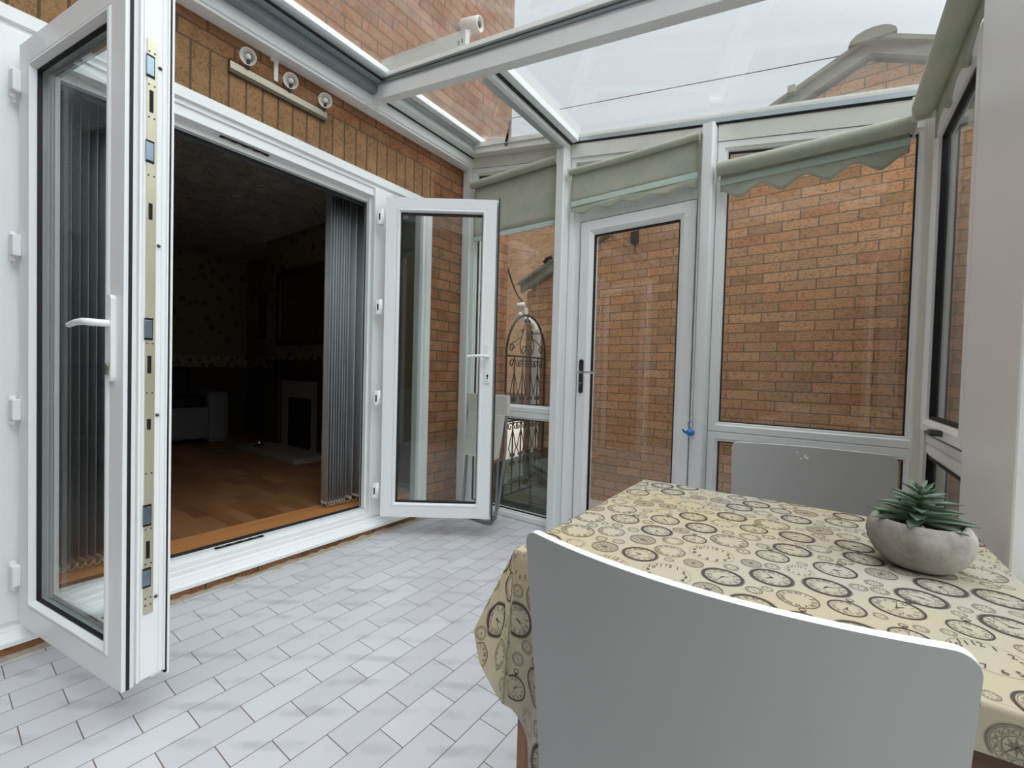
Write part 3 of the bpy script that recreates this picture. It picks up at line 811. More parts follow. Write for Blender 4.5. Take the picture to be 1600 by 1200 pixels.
lp = [(-1.843 + .011 * math.cos(a), 2.397, 2.636 + .016 * math.sin(a)) for a in [2 * PI * k / 12 for k in range(12)]]
m.tube(lp, .0028, 6, closed=True)
tag(m.build('vent_stay', M['black_metal'], rv), 'black metal stay arm with an eyelet')
# roof glass: two large panes
def roofglass(name, xa, xb, ya, yb, lb):
    m = MB(); m.prism([(xa, ya, G(xa) + .012), (xb, ya, G(xb) + .012), (xb, ya, G(xb) + .018), (xa, ya, G(xa) + .018)], (0, yb - ya, 0))
    o = m.build(name, M['glass_roof']); tag(o, lb, 'roof glass', kind='structure'); return o
roofglass('window_5', -2.12, .44, -1.6, 1.570, 'dusty sloping roof glass on the near side of the rafter')
roofglass('window_6', -1.315, .44, 1.641, 2.56, 'dusty sloping roof glass beyond the rafter')

# ================================================================ roller blinds
def roller(name, xa, xb, yc, zc, rr, zbar, scallop, label, ztube_tilt=0, n_scal=5, sdepth=.05, sgap=.045, dy=0):
    r = thing(name, ((xa + xb) / 2, yc, zc), label, 'roller blind', group=None)
    m = MB(); m.tube([(xa, yc, zc), (lerp(xa, xb, .5), yc, zc - ztube_tilt), (xb, yc, zc)], rr, 20); m.build('roller_tube', M['blind'], r)
    yf = yc + rr - .002 + dy
    m = MB(); vs = []; fs = []; NX = 40; NZ = 8
    for j in range(NZ + 1):
        for i in range(NX + 1):
            t = i / NX; x = lerp(xa + .008, xb - .008, t); z = lerp(zc, zbar, j / NZ)
            wv = .0035 * math.sin(t * 9 + j * .8) * (j / NZ)
            vs.append((x, yf + wv, z))
    for j in range(NZ):
        for i in range(NX): a = j * (NX + 1) + i; fs.append((a, a + 1, a + NX + 2, a + NX + 1))
    m.add(vs, fs, 0, True); o = m.build('blind_fabric', M['blind'], r)
    md = o.modifiers.new('thick', 'SOLIDIFY'); md.thickness = .0012
    m = MB(); m.box(xa + .006, xb - .006, yf - .006, yf + .004, zbar - .030, zbar + .004, bev=.002); m.build('bottom_bar', M['blind_bar'], r)
    if scallop:
        m = MB(); vs = []; fs = []; NX = 80
        for i in range(NX + 1):
            t = i / NX; x = lerp(xa + .008, xb - .008, t)
            ph = (t * n_scal + .0) % 1
            d = sgap + sdepth * math.sin(PI * ph) ** .9 * 1.0
            d = sgap + sdepth * (1 - abs(math.cos(PI * (t * n_scal))) ** 1.6)
            for k in range(4): vs.append((x, yf - .001 + .002 * math.sin(t * 11 + k), zbar - .030 - d * k / 3))
        for i in range(NX):
            for k in range(3): a = i * 4 + k; fs.append((a, a + 4, a + 5, a + 1))
        m.add(vs, fs, 0, True); o = m.build('scalloped_hem', M['blind'], r)
        md = o.modifiers.new('thick', 'SOLIDIFY'); md.thickness = .0016
        # stitched hem line
        m = MB(); pts = []
        for i in range(NX + 1):
            t = i / NX; x = lerp(xa + .008, xb - .008, t)
            d = sgap + sdepth * (1 - abs(math.cos(PI * (t * n_scal))) ** 1.6)
            pts.append((x, yf - .003, zbar - .030 - d + .003))
        m.tube(pts, .0022, 5); m.build('hem_piping', M['blind'], r)
    for x, s_ in ((xa, -1), (xb, 1)):
        m = MB(); m.box(x - .003 + s_ * .004, x + .003 + s_ * .004, yc - .02, yc + .05, zc - rr - .012, zc + rr + .004); m.build('end_bracket', M['white_plastic'], r)
    return r
roller('roller_blind', -2.175, -1.445, 2.425, 2.432, .026, 2.048, False, 'cream mildewed roller blind pulled down over the narrow side window', 0)
roller('roller_blind', -1.345, -.572, 2.420, 2.318, .019, 2.132, True, 'cream roller blind with a scalloped hem over the glazed back door', .006, 4.5, .030, .028)
roller('roller_blind', -.475, .268, 2.410, 2.112, .034, 2.066, True, 'cream thickly rolled blind with a scalloped hem over the big window', .004, 4.0, .052, .030)
# side blind along y
rs = thing('roller_blind', (.30, 1.9, 2.17), 'greyish rolled up blind along the top of the right side window', 'roller blind')
m = MB(); m.tube([(.292, 2.365, 2.150), (.292, 2.0, 2.148), (.292, 1.62, 2.150)], .040, 20); m.build('roller_tube', M['blind'], rs)
m = MB(); m.box(.255, .355, 2.372, 2.378, 2.10, 2.20); m.build('end_bracket', M['white_plastic'], rs)
m = MB()
vs = []; fs = []
NY = 60
for i in range(NY + 1):
    t = i / NY; y = lerp(2.355, 1.63, t); d = .045 + .05 * (1 - abs(math.cos(PI * t * 3 + PI / 2)) ** 1.6)
    vs += [(.325, y, 2.145), (.325, y, 2.10 - d)]
for i in range(NY): fs.append((i * 2, i * 2 + 2, i * 2 + 3, i * 2 + 1))
m.add(vs, fs, 0, True); o = m.build('scalloped_hem', M['blind'], rs); md = o.modifiers.new('thick', 'SOLIDIFY'); md.thickness = .0016

# pull chain of the door blind
bl = [o for o in COL.objects if o.get('label', '').startswith('cream roller blind with a scalloped')][0]
m = MB()
for x in (-.549, -.561):
    z = 2.30
    while z > (.80 if x > -.56 else .83):
        m.lathe([(0, -.0028), (.0026, -.0012), (.0026, .0012), (0, .0028)], 6, Matrix.Translation((x, 2.385 , z))); z -= .0072
o = m.build('pull_chain', M['metal_brushed'], bl); tag(o, 'long beaded metal pull chain', kind='stuff')
bc = thing('chain_charm', (-.56, 2.385, .74), 'small bright blue teapot-shaped charm hanging on the blind chain', 'charm')
m = MB(); m.lathe([(0, -.018), (.014, -.015), (.022, -.004), (.022, .006), (.014, .016), (.004, .019), (0, .022)], 16, Matrix.Translation((-.558, 2.385, .748))); m.build('charm_body', M['blue'], bc)
m = MB(); m.tube([(-.575, 2.385, .744), (-.588, 2.385, .750), (-.598, 2.385, .762)], .004, 8, rads=[.006, .0045, .004]); m.build('charm_spout', M['black'], bc)
m = MB(); lp = [(-.558 + .013 * math.cos(a) * (1 + .25 * math.sin(a)), 2.385, .788 + .017 * math.sin(a)) for a in [2 * PI * k / 14 for k in range(14)]]
m.tube(lp, .0018, 6, closed=True); m.build('charm_ring', M['blue'], bc)

# ================================================================ wall light and trunking
wl = thing('wall_spotlight_bar', (-2.28, 1.09, 2.43), 'brushed metal bar with three small glass spotlights on the brick above the door', 'wall light')
m = MB()
pr = [(0, -.030), (.016, -.030), (.027, -.018), (.027, .014), (.018, .026), (0, .028)]
y0, y1 = .845, 1.325
m.prism([(-2.299 + a, y0, 2.435 + b) for a, b in pr], (0, y1 - y0, 0), 0)
m.build('mounting_bar', M['metal_brushed'], wl)
for y in (.918, 1.118, 1.305):
    h = Vector((-2.272, y, 2.452)); e_ = h + Vector((.022, -.004, .030))
    m = MB(); m.tube([h, e_], .0075, 10); arm = m.build('spot_arm', M['chrome_dark'], wl)
    dirv = Vector((.62, -.45, -.42)).normalized()
    q = dirv.to_track_quat('Z', 'Y').to_matrix().to_4x4()
    mt = Matrix.Translation(e_ + Vector((0, 0, .014))) @ q
    m = MB(); m.lathe([(.010, -.028), (.014, -.020), (.024, -.004), (.034, .012), (.036, .012), (.036, .014), (.033, .014), (.020, -.002), (.012, -.014), (0, -.016)], 24, mt); sh = m.build('spot_shade', M['glass_lamp'], wl)
    m = MB(); m.lathe([(.006, -.016), (.011, -.004), (.013, .006), (.010, .012), (0, .014)], 16, mt); m.build('bulb', M['bulb'], sh)
m = MB(); m.box(-2.299, -2.288, 1.048, 1.068, 2.478, 2.586, bev=.001); m.box(-2.299, -2.286, 1.030, 1.069, 2.568, 2.586, bev=.001)
o = m.build('cable_trunking', UO); tag(o, 'short white cable trunking dropping to the spotlight bar', 'cable trunking')

# ================================================================ security camera
def seccam(loc, dirv, label, s_=1):
    r = thing('security_camera', loc, label, 'security camera')
    L0 = Vector(loc); q = Vector(dirv).normalized().to_track_quat('Z', 'Y').to_matrix().to_4x4()
    m = MB(); m.lathe([(.030 * s_, -.050 * s_), (.036 * s_, -.044 * s_), (.036 * s_, .044 * s_), (.033 * s_, .052 * s_), (.028 * s_, .052 * s_), (.026 * s_, .046 * s_), (0, .046 * s_)], 24, Matrix.Translation(L0) @ q); b = m.build('camera_body', M['white_plastic'], r)
    m = MB(); m.lathe([(.014 * s_, .046 * s_), (.014 * s_, .050 * s_), (0, .051 * s_)], 16, Matrix.Translation(L0) @ q); m.build('lens', M['black'], r)
    return r
rc = seccam((-2.20, 2.40, 3.60), (.75, .15, -.10), 'round white security camera above the roof glass on the brick wall', 1.5)
m = MB(); m.tube([(-2.20, 2.38, 3.55), (-2.22, 2.37, 3.48), (-2.298, 2.37, 3.46)], .02, 10); m.box(-2.299, -2.285, 2.33, 2.41, 3.42, 3.50); m.build('camera_bracket', M['white_plastic'], rc)

# ================================================================ vertical blinds inside
def vblind(ys, zt, zb, y_rail0, y_rail1, label, x=-2.52):
    r = thing('vertical_blind', (x, sum(p_[0] for p_ in ys) / len(ys), zb), label, 'vertical blind', group=None)
    m = MB(); m.box(x - .022, x + .022, y_rail0, y_rail1, zt + .01, zt + .045, bev=.003); m.build('head_rail', M['upvc_door'], r)
    for i, (y, a) in enumerate(ys):
        ca, sa = math.cos(a), math.sin(a)
        m = MB(); vs = []
        for z in (zb, zt):
            for k in range(7):
                t = (k / 6 - .5) * .089; bow = .004 * (1 - (2 * k / 6 - 1) ** 2)
                vs.append((x + t * ca - bow * sa, y + t * sa + bow * ca, z))
        fs = [(k, k + 1, k + 8, k + 7) for k in range(6)]
        m.add(vs, fs, 0, True); o = m.build('slat', M['vblind'], r); md = o.modifiers.new('t', 'SOLIDIFY'); md.thickness = .001
        m = MB(); p0 = Vector((x - .034 * ca, y - .034 * sa, 0)); p1 = Vector((x + .034 * ca, y + .034 * sa, 0))
        m.box(-.036, .036, -.002, .002, 0, .012, M4=Matrix.Translation((x, y, zb)) @ Matrix.Rotation(a, 4, 'Z')); m.build('slat_weight', M['chain'], o)
    ysrt = sorted(p[0] for p in ys)
    for sx in (-.033, .033):
        m = MB()
        for a_, b_ in zip(ysrt[:-1], ysrt[1:]):
            pts = [(x + sx, lerp(a_, b_, k / 6), zb + .004 - max(.018, (b_ - a_) * .35) * (1 - (2 * k / 6 - 1) ** 2)) for k in range(7)]
            m.tube(pts, .0014, 5)
        m.build('bottom_chain', M['chain'], r)
    return r
ysR = [(1.49 + .018 * i, math.radians(6 + 2 * (i % 3))) for i in range(8)] + [(1.66, math.radians(14)), (1.715, math.radians(20)), (1.775, math.radians(24)), (1.85, math.radians(30))]
vblind([(y, math.radians(-12) + a) for y, a in ysR], 2.14, .185, .12, 2.10, 'grey vertical blind drawn to the right side of the open doorway')
ysL = [(.30 + .026 * i, math.radians(8)) for i in range(9)] + [(.24, math.radians(14))]
vblind(ysL, 2.14, .185, .0, .10, 'grey vertical blind bunched behind the left door leaf')

# ================================================================ living room
ZF = .15
XB = -6.6
o = MB().box(XB, -2.6, -2.4, 3.2, ZF - .1, ZF).build('floor_room', M['laminate']); tag(o, 'brown laminate floor of the dark living room', 'floor', kind='structure')
o = MB().box(-2.60, -2.38, -.25, 2.14, ZF - .1, ZF + .006, bev=.003).build('trim_19', M['oak']); tag(o, 'orange oak threshold strip inside the doorway', 'threshold', kind='structure')
m = MB(); m.box(XB, -2.6, -2.4, 3.2, 2.50, 2.60); o = m.build('ceiling', M['room_ceiling']); tag(o, 'swirled plaster ceiling of the dark living room', 'ceiling', kind='structure')
def rwall(name, boxargs, lab, horiz):
    x0, x1, y0, y1 = boxargs
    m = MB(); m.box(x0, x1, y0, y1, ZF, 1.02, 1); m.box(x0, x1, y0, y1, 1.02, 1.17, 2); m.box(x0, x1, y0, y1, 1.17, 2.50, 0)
    o = m.build(name, [M['wallpaper'], M['room_brown'], M['border']]); tag(o, lab, 'wall', kind='structure')
rwall('wall_back', (XB - .1, XB, -2.4, 3.2), 'floral papered back wall of the living room with a leafy border', 'y')
rwall('wall_fireplace', (XB, -2.62, 2.70, 2.80), 'papered living room wall beside the chimney', 'x')
rwall('wall_far_left', (XB, -2.62, -2.5, -2.4), 'papered living room wall at the left', 'x')
rwall('wall_chimney', (-5.30, -3.55, 2.38, 2.699), 'papered chimney breast in the living room', 'x')
rwall('wall_pier', (XB, XB + .12, 1.72, 1.86), 'narrow pier on the back wall', 'y')
m = MB(); m.box(-2.62, -2.601, -2.4, -.25, ZF, 2.5); m.box(-2.62, -2.601, 2.14, 2.7, ZF, 2.5); m.box(-2.62, -2.601, -.25, 2.14, 2.24, 2.5)
o = m.build('wall_front', M['room_brown']); tag(o, 'inner face of the living room wall beside the doorway', 'wall', kind='structure')
# fireplace
fp = thing('fireplace', (-4.45, 2.30, ZF), 'dark wooden fireplace with cream marble hearth on the right wall of the living room', 'fireplace')
m = MB(); m.box(-5.05, -3.85, 2.26, 2.38, 1.06, 1.12, bev=.01); m.build('mantel_shelf', M['dark_wood'], fp)
for xa in (-4.98, -4.06): m = MB(); m.box(xa, xa + .14, 2.31, 2.38, ZF + .001, 1.06, bev=.005); m.build('mantel_leg', M['dark_wood'], fp)
m = MB(); m.box(-4.98, -3.92, 2.33, 2.38, .90, 1.06); m.build('mantel_frieze', M['dark_wood'], fp)
m = MB(); m.box(-4.84, -4.66, 2.35, 2.38, ZF + .05, .90); m.box(-4.24, -4.06, 2.35, 2.38, ZF + .05, .90); m.box(-4.66, -4.24, 2.35, 2.38, .72, .90); m.build('back_panel', M['marble'], fp)
m = MB(); m.box(-4.66, -4.24, 2.33, 2.38, ZF + .05, .72); m.build('fire_opening', M['black_metal'], fp)
m = MB(); m.box(-5.05, -3.85, 1.98, 2.38, ZF + .001, ZF + .05, bev=.004); m.build('hearth', M['marble'], fp)
mr = thing('mirror', (-4.45, 2.37, 1.30), 'dark framed mirror above the fireplace', 'mirror')
m = MB(); m.ring([(-5.0, 1.28), (-3.9, 1.28), (-3.9, 2.1), (-5.0, 2.1)], [(0, 0), (0, .03), (.06, .03), (.07, 0)], lambda u, w_, n: (u, 2.379 - n, w_)); m.build('mirror_frame', M['dark_wood'], mr)
m = MB(); m.box(-4.935, -3.965, 2.372, 2.378, 1.345, 2.035); m.build('mirror_glass', plain('mirror_silver', (150, 150, 150), .05, 1), mr)
bd = M['black_metal']
for (x, z0, z1, ww, lb) in ((-6.05, 1.42, 2.0, .26, 'dark tall picture in the alcove, left of two'), (-5.65, 1.55, 1.92, .30, 'dark small picture in the alcove, right of two')):
    p = thing('framed_picture', (x, 2.69, z0), lb, 'picture')
    m = MB(); m.ring([(x - ww / 2, z0), (x + ww / 2, z0), (x + ww / 2, z1), (x - ww / 2, z1)], [(0, 0), (0, .02), (.025, .02), (.03, 0)], lambda u, w_, n: (u, 2.699 - n, w_)); m.build('picture_frame', M['dark_wood'], p)
    m = MB(); m.box(x - ww / 2 + .03, x + ww / 2 - .03, 2.690, 2.698, z0 + .03, z1 - .03); m.build('picture_print', plain('dim_print', (70, 62, 50), .7), p)
# thin frame on back wall left
p = thing('framed_picture', (XB, .95, 1.45), 'narrow light picture frame on the back wall of the living room', 'picture')
m = MB(); m.ring([(1.00, 1.40), (1.14, 1.40), (1.14, 1.95), (1.00, 1.95)], [(0, 0), (0, .015), (.012, .015), (.015, 0)], lambda u, w_, n: (XB + n, u, w_)); m.build('picture_frame', M['dark_wood'], p)
m = MB(); m.box(XB + .001, XB + .006, 1.013, 1.127, 1.413, 1.937); m.build('picture_print', M['wallpaper'], p)
# sofa against back wall
sf = thing('sofa', (-5.95, 1.2, ZF), 'pale grey sofa with dark back cushions in the dark living room', 'sofa')
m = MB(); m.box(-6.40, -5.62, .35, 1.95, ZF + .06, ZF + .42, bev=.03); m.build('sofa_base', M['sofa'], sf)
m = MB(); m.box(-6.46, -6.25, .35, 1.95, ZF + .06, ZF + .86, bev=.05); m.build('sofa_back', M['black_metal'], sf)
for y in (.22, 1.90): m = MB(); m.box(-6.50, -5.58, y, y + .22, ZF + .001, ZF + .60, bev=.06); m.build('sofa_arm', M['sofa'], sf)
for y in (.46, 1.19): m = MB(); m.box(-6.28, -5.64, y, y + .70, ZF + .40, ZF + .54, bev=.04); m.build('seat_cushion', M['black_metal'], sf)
# little glass dome on the hearth
gd = thing('glass_ornament', (-4.80, 2.10, ZF + .05), 'small round shiny ornament on the left end of the hearth', 'ornament')
m = MB(); m.lathe([(.05, 0), (.055, .01), (.03, .015)], 16, Matrix.Translation((-4.80, 2.10, ZF + .0505))); m.build('ornament_base', M['black_metal'], gd)
m = MB(); m.lathe([(.03, .0), (.036, .02), (.03, .04), (0, .05)], 16, Matrix.Translation((-4.80, 2.10, ZF + .066))); m.build('ornament_ball', M['chrome'], gd)

# ================================================================ outdoors
YG = 3.8
gb = thing('garage_building', (0, YG, -.15), 'orange brown brick gable building behind the big window, weathered tiled verge', 'building')
m = MB()
ax, az = .185, 3.225; ex, ez = -2.585, 1.90
rx = ax + (ax - ex)
m.prism([(ex, YG, -.15), (rx, YG, -.15), (rx, YG, ez), (ax, YG, az), (ex, YG, ez)], (0, .12, 0))
m.build('gable_wall', M['brick_garage'], gb)
m = MB(); m.box(ex - .004, ex + .1, YG + .005, YG + 5, -.15, ez - .05); m.build('side_wall', M['brick_garage_side'], gb)
s_ = (az - ez) / (ax - ex)
for sg, nm in ((-1, 'l'), (1, 'r')):
    x_e = ex - .06 if sg < 0 else rx + .06
    z_e = ez - .06 * s_
    m = MB()
    m.prism([(ax, YG - .045, az + .03), (x_e, YG - .045, z_e + .03), (x_e, YG - .045, z_e + .105), (ax, YG - .045, az + .105)], (0, .044, 0)); m.build('bargeboard', M['barge'], gb)
    m = MB(); m.prism([(ax, YG - .09, az + .105), (x_e + .0 * sg, YG - .09, z_e + .105), (x_e, YG - .09, z_e + .135), (ax, YG - .09, az + .135)], (0, 5, 0)); m.build('roof_slope', M['roof_tile'], gb)
m = MB()
Q = []
for k in range(9):
    a = PI * k / 8; Q.append((ax + .125 * math.cos(a), YG - .10, az + .09 + .075 * math.sin(a)))
m.prism(Q, (0, 5, 0)); m.build('ridge_tile', M['roof_tile'], gb)
for sgn in (-1,):
    for t in (.16,):
        x = lerp(ax, ex, t); z = az + .135 + (x - ax) * s_ * 1
        m = MB(); m.box(x - .025, x + .025, YG - .11, YG - .06, z - .03, z + .025, bev=.005); m.build('verge_clip', M['barge'], gb)
m = MB(); x = -2.28; z = az + .12 + (x - ax) * s_; m.tube([(x - .04, YG - .10, z), (x, YG - .11, z + .035), (x + .05, YG - .10, z + .045)], .02, 8); m.build('verge_clip', M['iron'], gb)
# downpipe & guttering at left corner
dp = thing('drainpipe', (-2.42, YG - .05, -.15), 'white drainpipe on the brick corner behind the wrought iron gate', 'drainpipe')
m = MB(); m.box(-2.455, -2.385, YG - .085, YG - .015, -.15, 1.50, bev=.006); m.build('pipe', M['white_plastic'], dp)
m = MB(); m.tube([(-2.42, YG - .05, 1.48), (-2.44, YG - .06, 1.55), (-2.54, YG - .08, 1.62), (-2.62, YG - .09, 1.66)], .032, 10); m.build('pipe_elbow', M['white_plastic'], dp)
m = MB(); m.box(-2.47, -2.37, YG - .095, YG - .005, .62, .66, bev=.004); m.build('pipe_collar', M['white_plastic'], dp); m = MB(); m.box(-2.47, -2.37, YG - .095, YG - .005, 1.46, 1.50, bev=.004); m.build('pipe_collar', M['white_plastic'], dp)
rc = seccam((-2.52, 3.60, 1.735), (-.8, -.35, -.15), 'small white security camera beside the gate on the garage corner', .8)
m = MB(); m.box(-2.51, -2.47, 3.60, 3.66, 1.58, 1.71, bev=.004); m.tube([(-2.49, 3.64, 1.60), (-2.50, 3.655, 1.60), (-2.505, 3.665, 1.60)], .015, 8); m.build('camera_bracket', M['white_plastic'], rc)
bw_ = thing('pale_reflection_wall', (.55, 2.5, -.15), 'pale wall added outside to imitate a reflection in the right side window', 'added wall')  # made-up wall, its pale colour stands in for a reflection in the pane
MB().box(.50, .60, 1.2, 3.78, -.149, 1.95, bev=.005).build('wall_face', plain('pale_reflection_tone', (196, 202, 204), .9), bw_)
MB().box(.49, .61, 1.2, 3.78, 1.951, 1.99, bev=.005).build('coping', M['upvc_old'], bw_)
cb = MB(); pts = []
for k in range(13):
    t = k / 12; pts.append((lerp(-2.31, -2.60, t), lerp(3.07, 3.74, t), lerp(1.98, 1.80, t) - .05 * math.sin(PI * t)))
cb.tube(pts, .008, 6); o = cb.build('cable', M['black']); tag(o, 'black cable sagging from the house corner to the garage eaves', 'cable')
m = MB(); m.box(-1.45, -1.385, YG - .045, YG - .001, 2.24, 2.37, bev=.004); m.tube([(-1.418, YG - .02, 2.24), (-1.41, YG - .012, 2.18)], .006, 6)
o = m.build('outdoor_sensor', M['black_metal']); tag(o, 'small dark box light fixed on the brick seen through the back door glass', 'outdoor light')
o = MB().box(-1.41, 3.0, YG - .5, YG - .44, -.15, -.14).build('trim_20', M['paving']); tag(o, 'low paving edge outside', 'paving', kind='structure')
# overhead cable in the sky
m = MB(); m.tube([(-9.6, 12, 9.97), (-7.263, 12, 9.556), (.022, 12, 8.294), (.8, 12, 8.16)], .012, 5)
o = m.build('overhead_cable', M['black']); tag(o, 'thin overhead wire crossing the sky toward the gable', 'wire')
# far house
fh = thing('distant_house', (-8, 17, -.15), 'distant pinkish brick house wall seen past the gate', 'house')
m = MB(); m.box(-16, -5.2, 17, 17.3, -.15, 8.6); m.build('house_wall', M['brick_far'], fh)
m = MB(); m.prism([(-16.3, 16.9, 8.6), (-4.9, 16.9, 8.6), (-4.9, 19, 9.3), (-16.3, 19, 9.3)], (0, 0, .12)); m.build('house_roof', M['roof_tile'], fh)
o = MB().box(-9, -2.65, 9.0, 9.05, -.15, .55).build('fence', M['fence']); tag(o, 'low dark timber fence far behind the gate', 'fence')

# wrought iron gate in plane x = XG, from y 3.10 to 3.76
XG = -2.32
gt = thing('garden_gate', (XG, 3.43, -.15), 'dark wrought iron garden gate with arched top and scrolls between the two brick corners', 'gate')
def gp(y, z): return (XG, y, z)
GY0, GY1 = 3.10, 3.765
gm = (GY0 + GY1) / 2; hw = (GY1 - GY0) / 2
m = MB(); m.tube([gp(GY0, -.13), gp(GY0, 1.2)], .012, 6); m.tube([gp(GY1, -.13), gp(GY1, 1.2)], .012, 6)
m.tube([gp(gm + hw * math.cos(a), 1.2 + .40 * math.sin(a)) for a in [PI * k / 20 for k in range(21)]], .011, 6)
m.build('gate_frame', M['iron'], gt)
for z in (1.2, .66, .60, .02, -.08):
    m = MB(); m.tube([gp(GY0, z), gp(GY1, z)], .009, 6); m.build('cross_rail', M['iron'], gt)
m = MB()
ybars = [lerp(GY0, GY1, t) for t in (.2, .4, .6, .8)]
for y in ybars:
    m = MB(); m.tube([gp(y, -.08), gp(y, 1.2)], .0068, 6); m.build('upright_bar', M['iron'], gt)
def scroll(y, z, r, s1, s2, m):
    pts = []
    for k in range(22):
        a = k / 21 * 3.6 * PI / 1.6; rr = r * (1 - .72 * k / 21)
        pts.append(gp(y + s1 * rr * math.cos(a) , z + s2 * rr * math.sin(a)))
    m.tube(pts, .0055, 5)
m = MB()
for y in ybars:
    for s_ in (-1, 1):
        for (z, r_, u) in ((1.13, .042, 1), (.80, .020, -1), (.72, .020, 1), (.545, .042, 1), (.28, .020, -1), (.20, .020, 1), (.04, .030, -1)):
            scroll(y + s_ * r_ * 1.05, z, r_, -s_, u, m)
        m.tube([gp(y, 1.06), gp(y + s_ * .06, .86), gp(y + s_ * .02, .80)], .0045, 5)
        m.tube([gp(y, .52), gp(y + s_ * .06, .34), gp(y + s_ * .02, .28)], .0045, 5)
        m.tube([gp(y, .72), gp(y + s_ * .055, .62)], .0045, 5)
m.build('scrollwork', M['iron'], gt)
m = MB()
for s_ in (-1, 1):
    m.tube([gp(gm, 1.59), gp(gm + s_ * .05, 1.48), gp(gm + s_ * .12, 1.32), gp(gm + s_ * .10, 1.24), gp(gm + s_ * .05, 1.21)], .005, 5)
    scroll(gm + s_ * .05, 1.26, .045, -s_, 1, m); scroll(gm + s_ * .03, 1.54, .022, -s_, 1, m); scroll(gm + s_ * .25, 1.27, .04, -s_, 1, m); scroll(gm + s_ * .08, 1.44, .020, s_, 1, m)
    m.tube([gp(gm + s_ * .11, 1.38), gp(gm + s_ * .28, 1.30)], .0045, 5)
m.build('arch_scrollwork', M['iron'], gt)
# dark glass sheet leaning outside the side window
m = MB(); m.prism([(-2.30, 2.66, -.15), (-1.30, 2.66, -.15), (-1.30, 2.64, .62), (-2.30, 2.64, .24)], (0, .006, 0))
o = m.build('glass_sheet', M['glass_dark']); tag(o, 'dark sheet of glass leaning outside the narrow side window', 'glass sheet')
pp = thing('plant_trough', (-1.75, 3.0, -.15), 'low stone trough on the paving outside the side window', 'trough')
m = MB(); m.box(-2.15, -1.45, 2.85, 3.10, -.149, .0, bev=.02); m.build('trough_body', M['paving'], pp)
m = MB(); m.box(-2.10, -1.50, 2.88, 3.07, -.01, .004); m.build('trough_gravel', M['pebble'], pp)

# ================================================================ folding chair by the end wall
fc = thing('folding_chair', (-1.92, 2.30, 0), 'folded cream chair with grey tube legs leaning behind the right door leaf', 'folding chair')
m = MB(); m.prism([(-2.09, 2.345, .745), (-1.735, 2.345, .745), (-1.730, 2.335, .885), (-2.095, 2.335, .885)], (0, .035, 0)); m.build('backrest', M['white_plastic'], fc)
m = MB(); m.prism([(-2.085, 2.30, .46), (-2.07, 2.295, .445), (-1.80, 2.295, .440), (-1.775, 2.30, .455), (-1.750, 2.325, .745), (-2.07, 2.325, .745)], (0, .022, 0)); m.build('seat', M['white_plastic'], fc)
for x in (-2.10, -1.745):
    s_ = -1 if x < -1.9 else 1
    m = MB(); m.tube([(x, 2.36, .88), (x - .005 * s_, 2.355, .5), (x - .02 * s_, 2.31, .12), (x - .045 * s_, 2.28, .03), (x - .10 * s_, 2.26, .012)], .011, 10); m.build('leg', M['grey_tube'], fc)
m = MB(); m.tube([(-2.075, 2.33, .47), (-2.075, 2.29, .04), (-2.05, 2.27, .014), (-1.79, 2.27, .014), (-1.765, 2.29, .05), (-1.79, 2.33, .47)], .009, 10); m.build('rear_frame', M['grey_tube'], fc)

# ================================================================ table
TX0, TX1, TY0, TY1, TZ = -.425, .262, .615, 1.285, .722
tb = thing('dining_table', ((TX0 + TX1) / 2, (TY0 + TY1) / 2, 0), 'small square wooden table under a patterned cloth', 'table')
m = MB(); m.box(TX0, TX1, TY0, TY1, TZ - .022, TZ, bev=.004); m.build('tabletop', M['table_wood_x'], tb)
m = MB(); m.box(TX0 + .05, TX1 - .05, TY0 + .008, TY0 + .028, TZ - .11, TZ - .022); m.box(TX0 + .05, TX1 - .05, TY1 - .028, TY1 - .008, TZ - .11, TZ - .022)
m.box(TX0 + .008, TX0 + .028, TY0 + .05, TY1 - .05, TZ - .11, TZ - .022); m.box(TX1 - .028, TX1 - .008, TY0 + .05, TY1 - .05, TZ - .11, TZ - .022); m.build('apron', M['table_wood_x'], tb)
for x in (TX0 + .006, TX1 - .056):
    for y in (TY0 + .006, TY1 - .056): m = MB(); m.box(x, x + .05, y, y + .05, 0, TZ - .022, bev=.003); m.build('leg', M['table_wood'], tb)

# ---- tablecloth: P(u, v) maps flat cloth to its draped shape
ZC = TZ + .0015
CR = .006
perim = []     # (s-type) handled analytically
def hem_front(x):   # overhang drop of the front flap
    t = (x - TX0) / (TX1 - TX0)
    k = [(0, .275), (.10, .325), (.25, .25), (.45, .13), (.7, .055), (1.0, .05)]
    for (a, da), (b, db) in zip(k[:-1], k[1:]):
        if t <= b: q = (t - a) / (b - a); q = q * q * (3 - 2 * q); return da + (db - da) * q
    return .05
def corner_dir(ph):   # ph 0 = left flap side, 1 = front flap side  -> hang direction and length
    k = []
    for a_, H_ in ((0, (-.437, .613, .59)), (.18, (-.478, .568, .578)), (.33, (-.461, .566, .531)), (.5, (-.436, .578, .486)), (.68, (-.424, .590, .460)), (.84, (-.428, .600, .452)), (1, (-.425, .604, .448))):
        dv = Vector(H_) - Vector((TX0, TY0, ZC)); k.append((a_, tuple(dv), dv.length))
    for (a, va, la), (b, vb, lb) in zip(k[:-1], k[1:]):
        if ph <= b + 1e-9:
            q = (ph - a) / (b - a); q = q * q * (3 - 2 * q)
            return Vector(va).lerp(Vector(vb), q), la + (lb - la) * q
    return Vector((0, -.011, -.275)), .275
def hang(edge, out, d, t):
    """from a table edge point, go over a small radius then along d"""
    if t < CR * 1.57:
        a = t / CR; return edge + out * CR * math.sin(a) + Vector((0, 0, -CR * (1 - math.cos(a))))
    base = edge + out * CR + Vector((0, 0, -CR))
    return base + d.normalized() * (t - CR * 1.57)
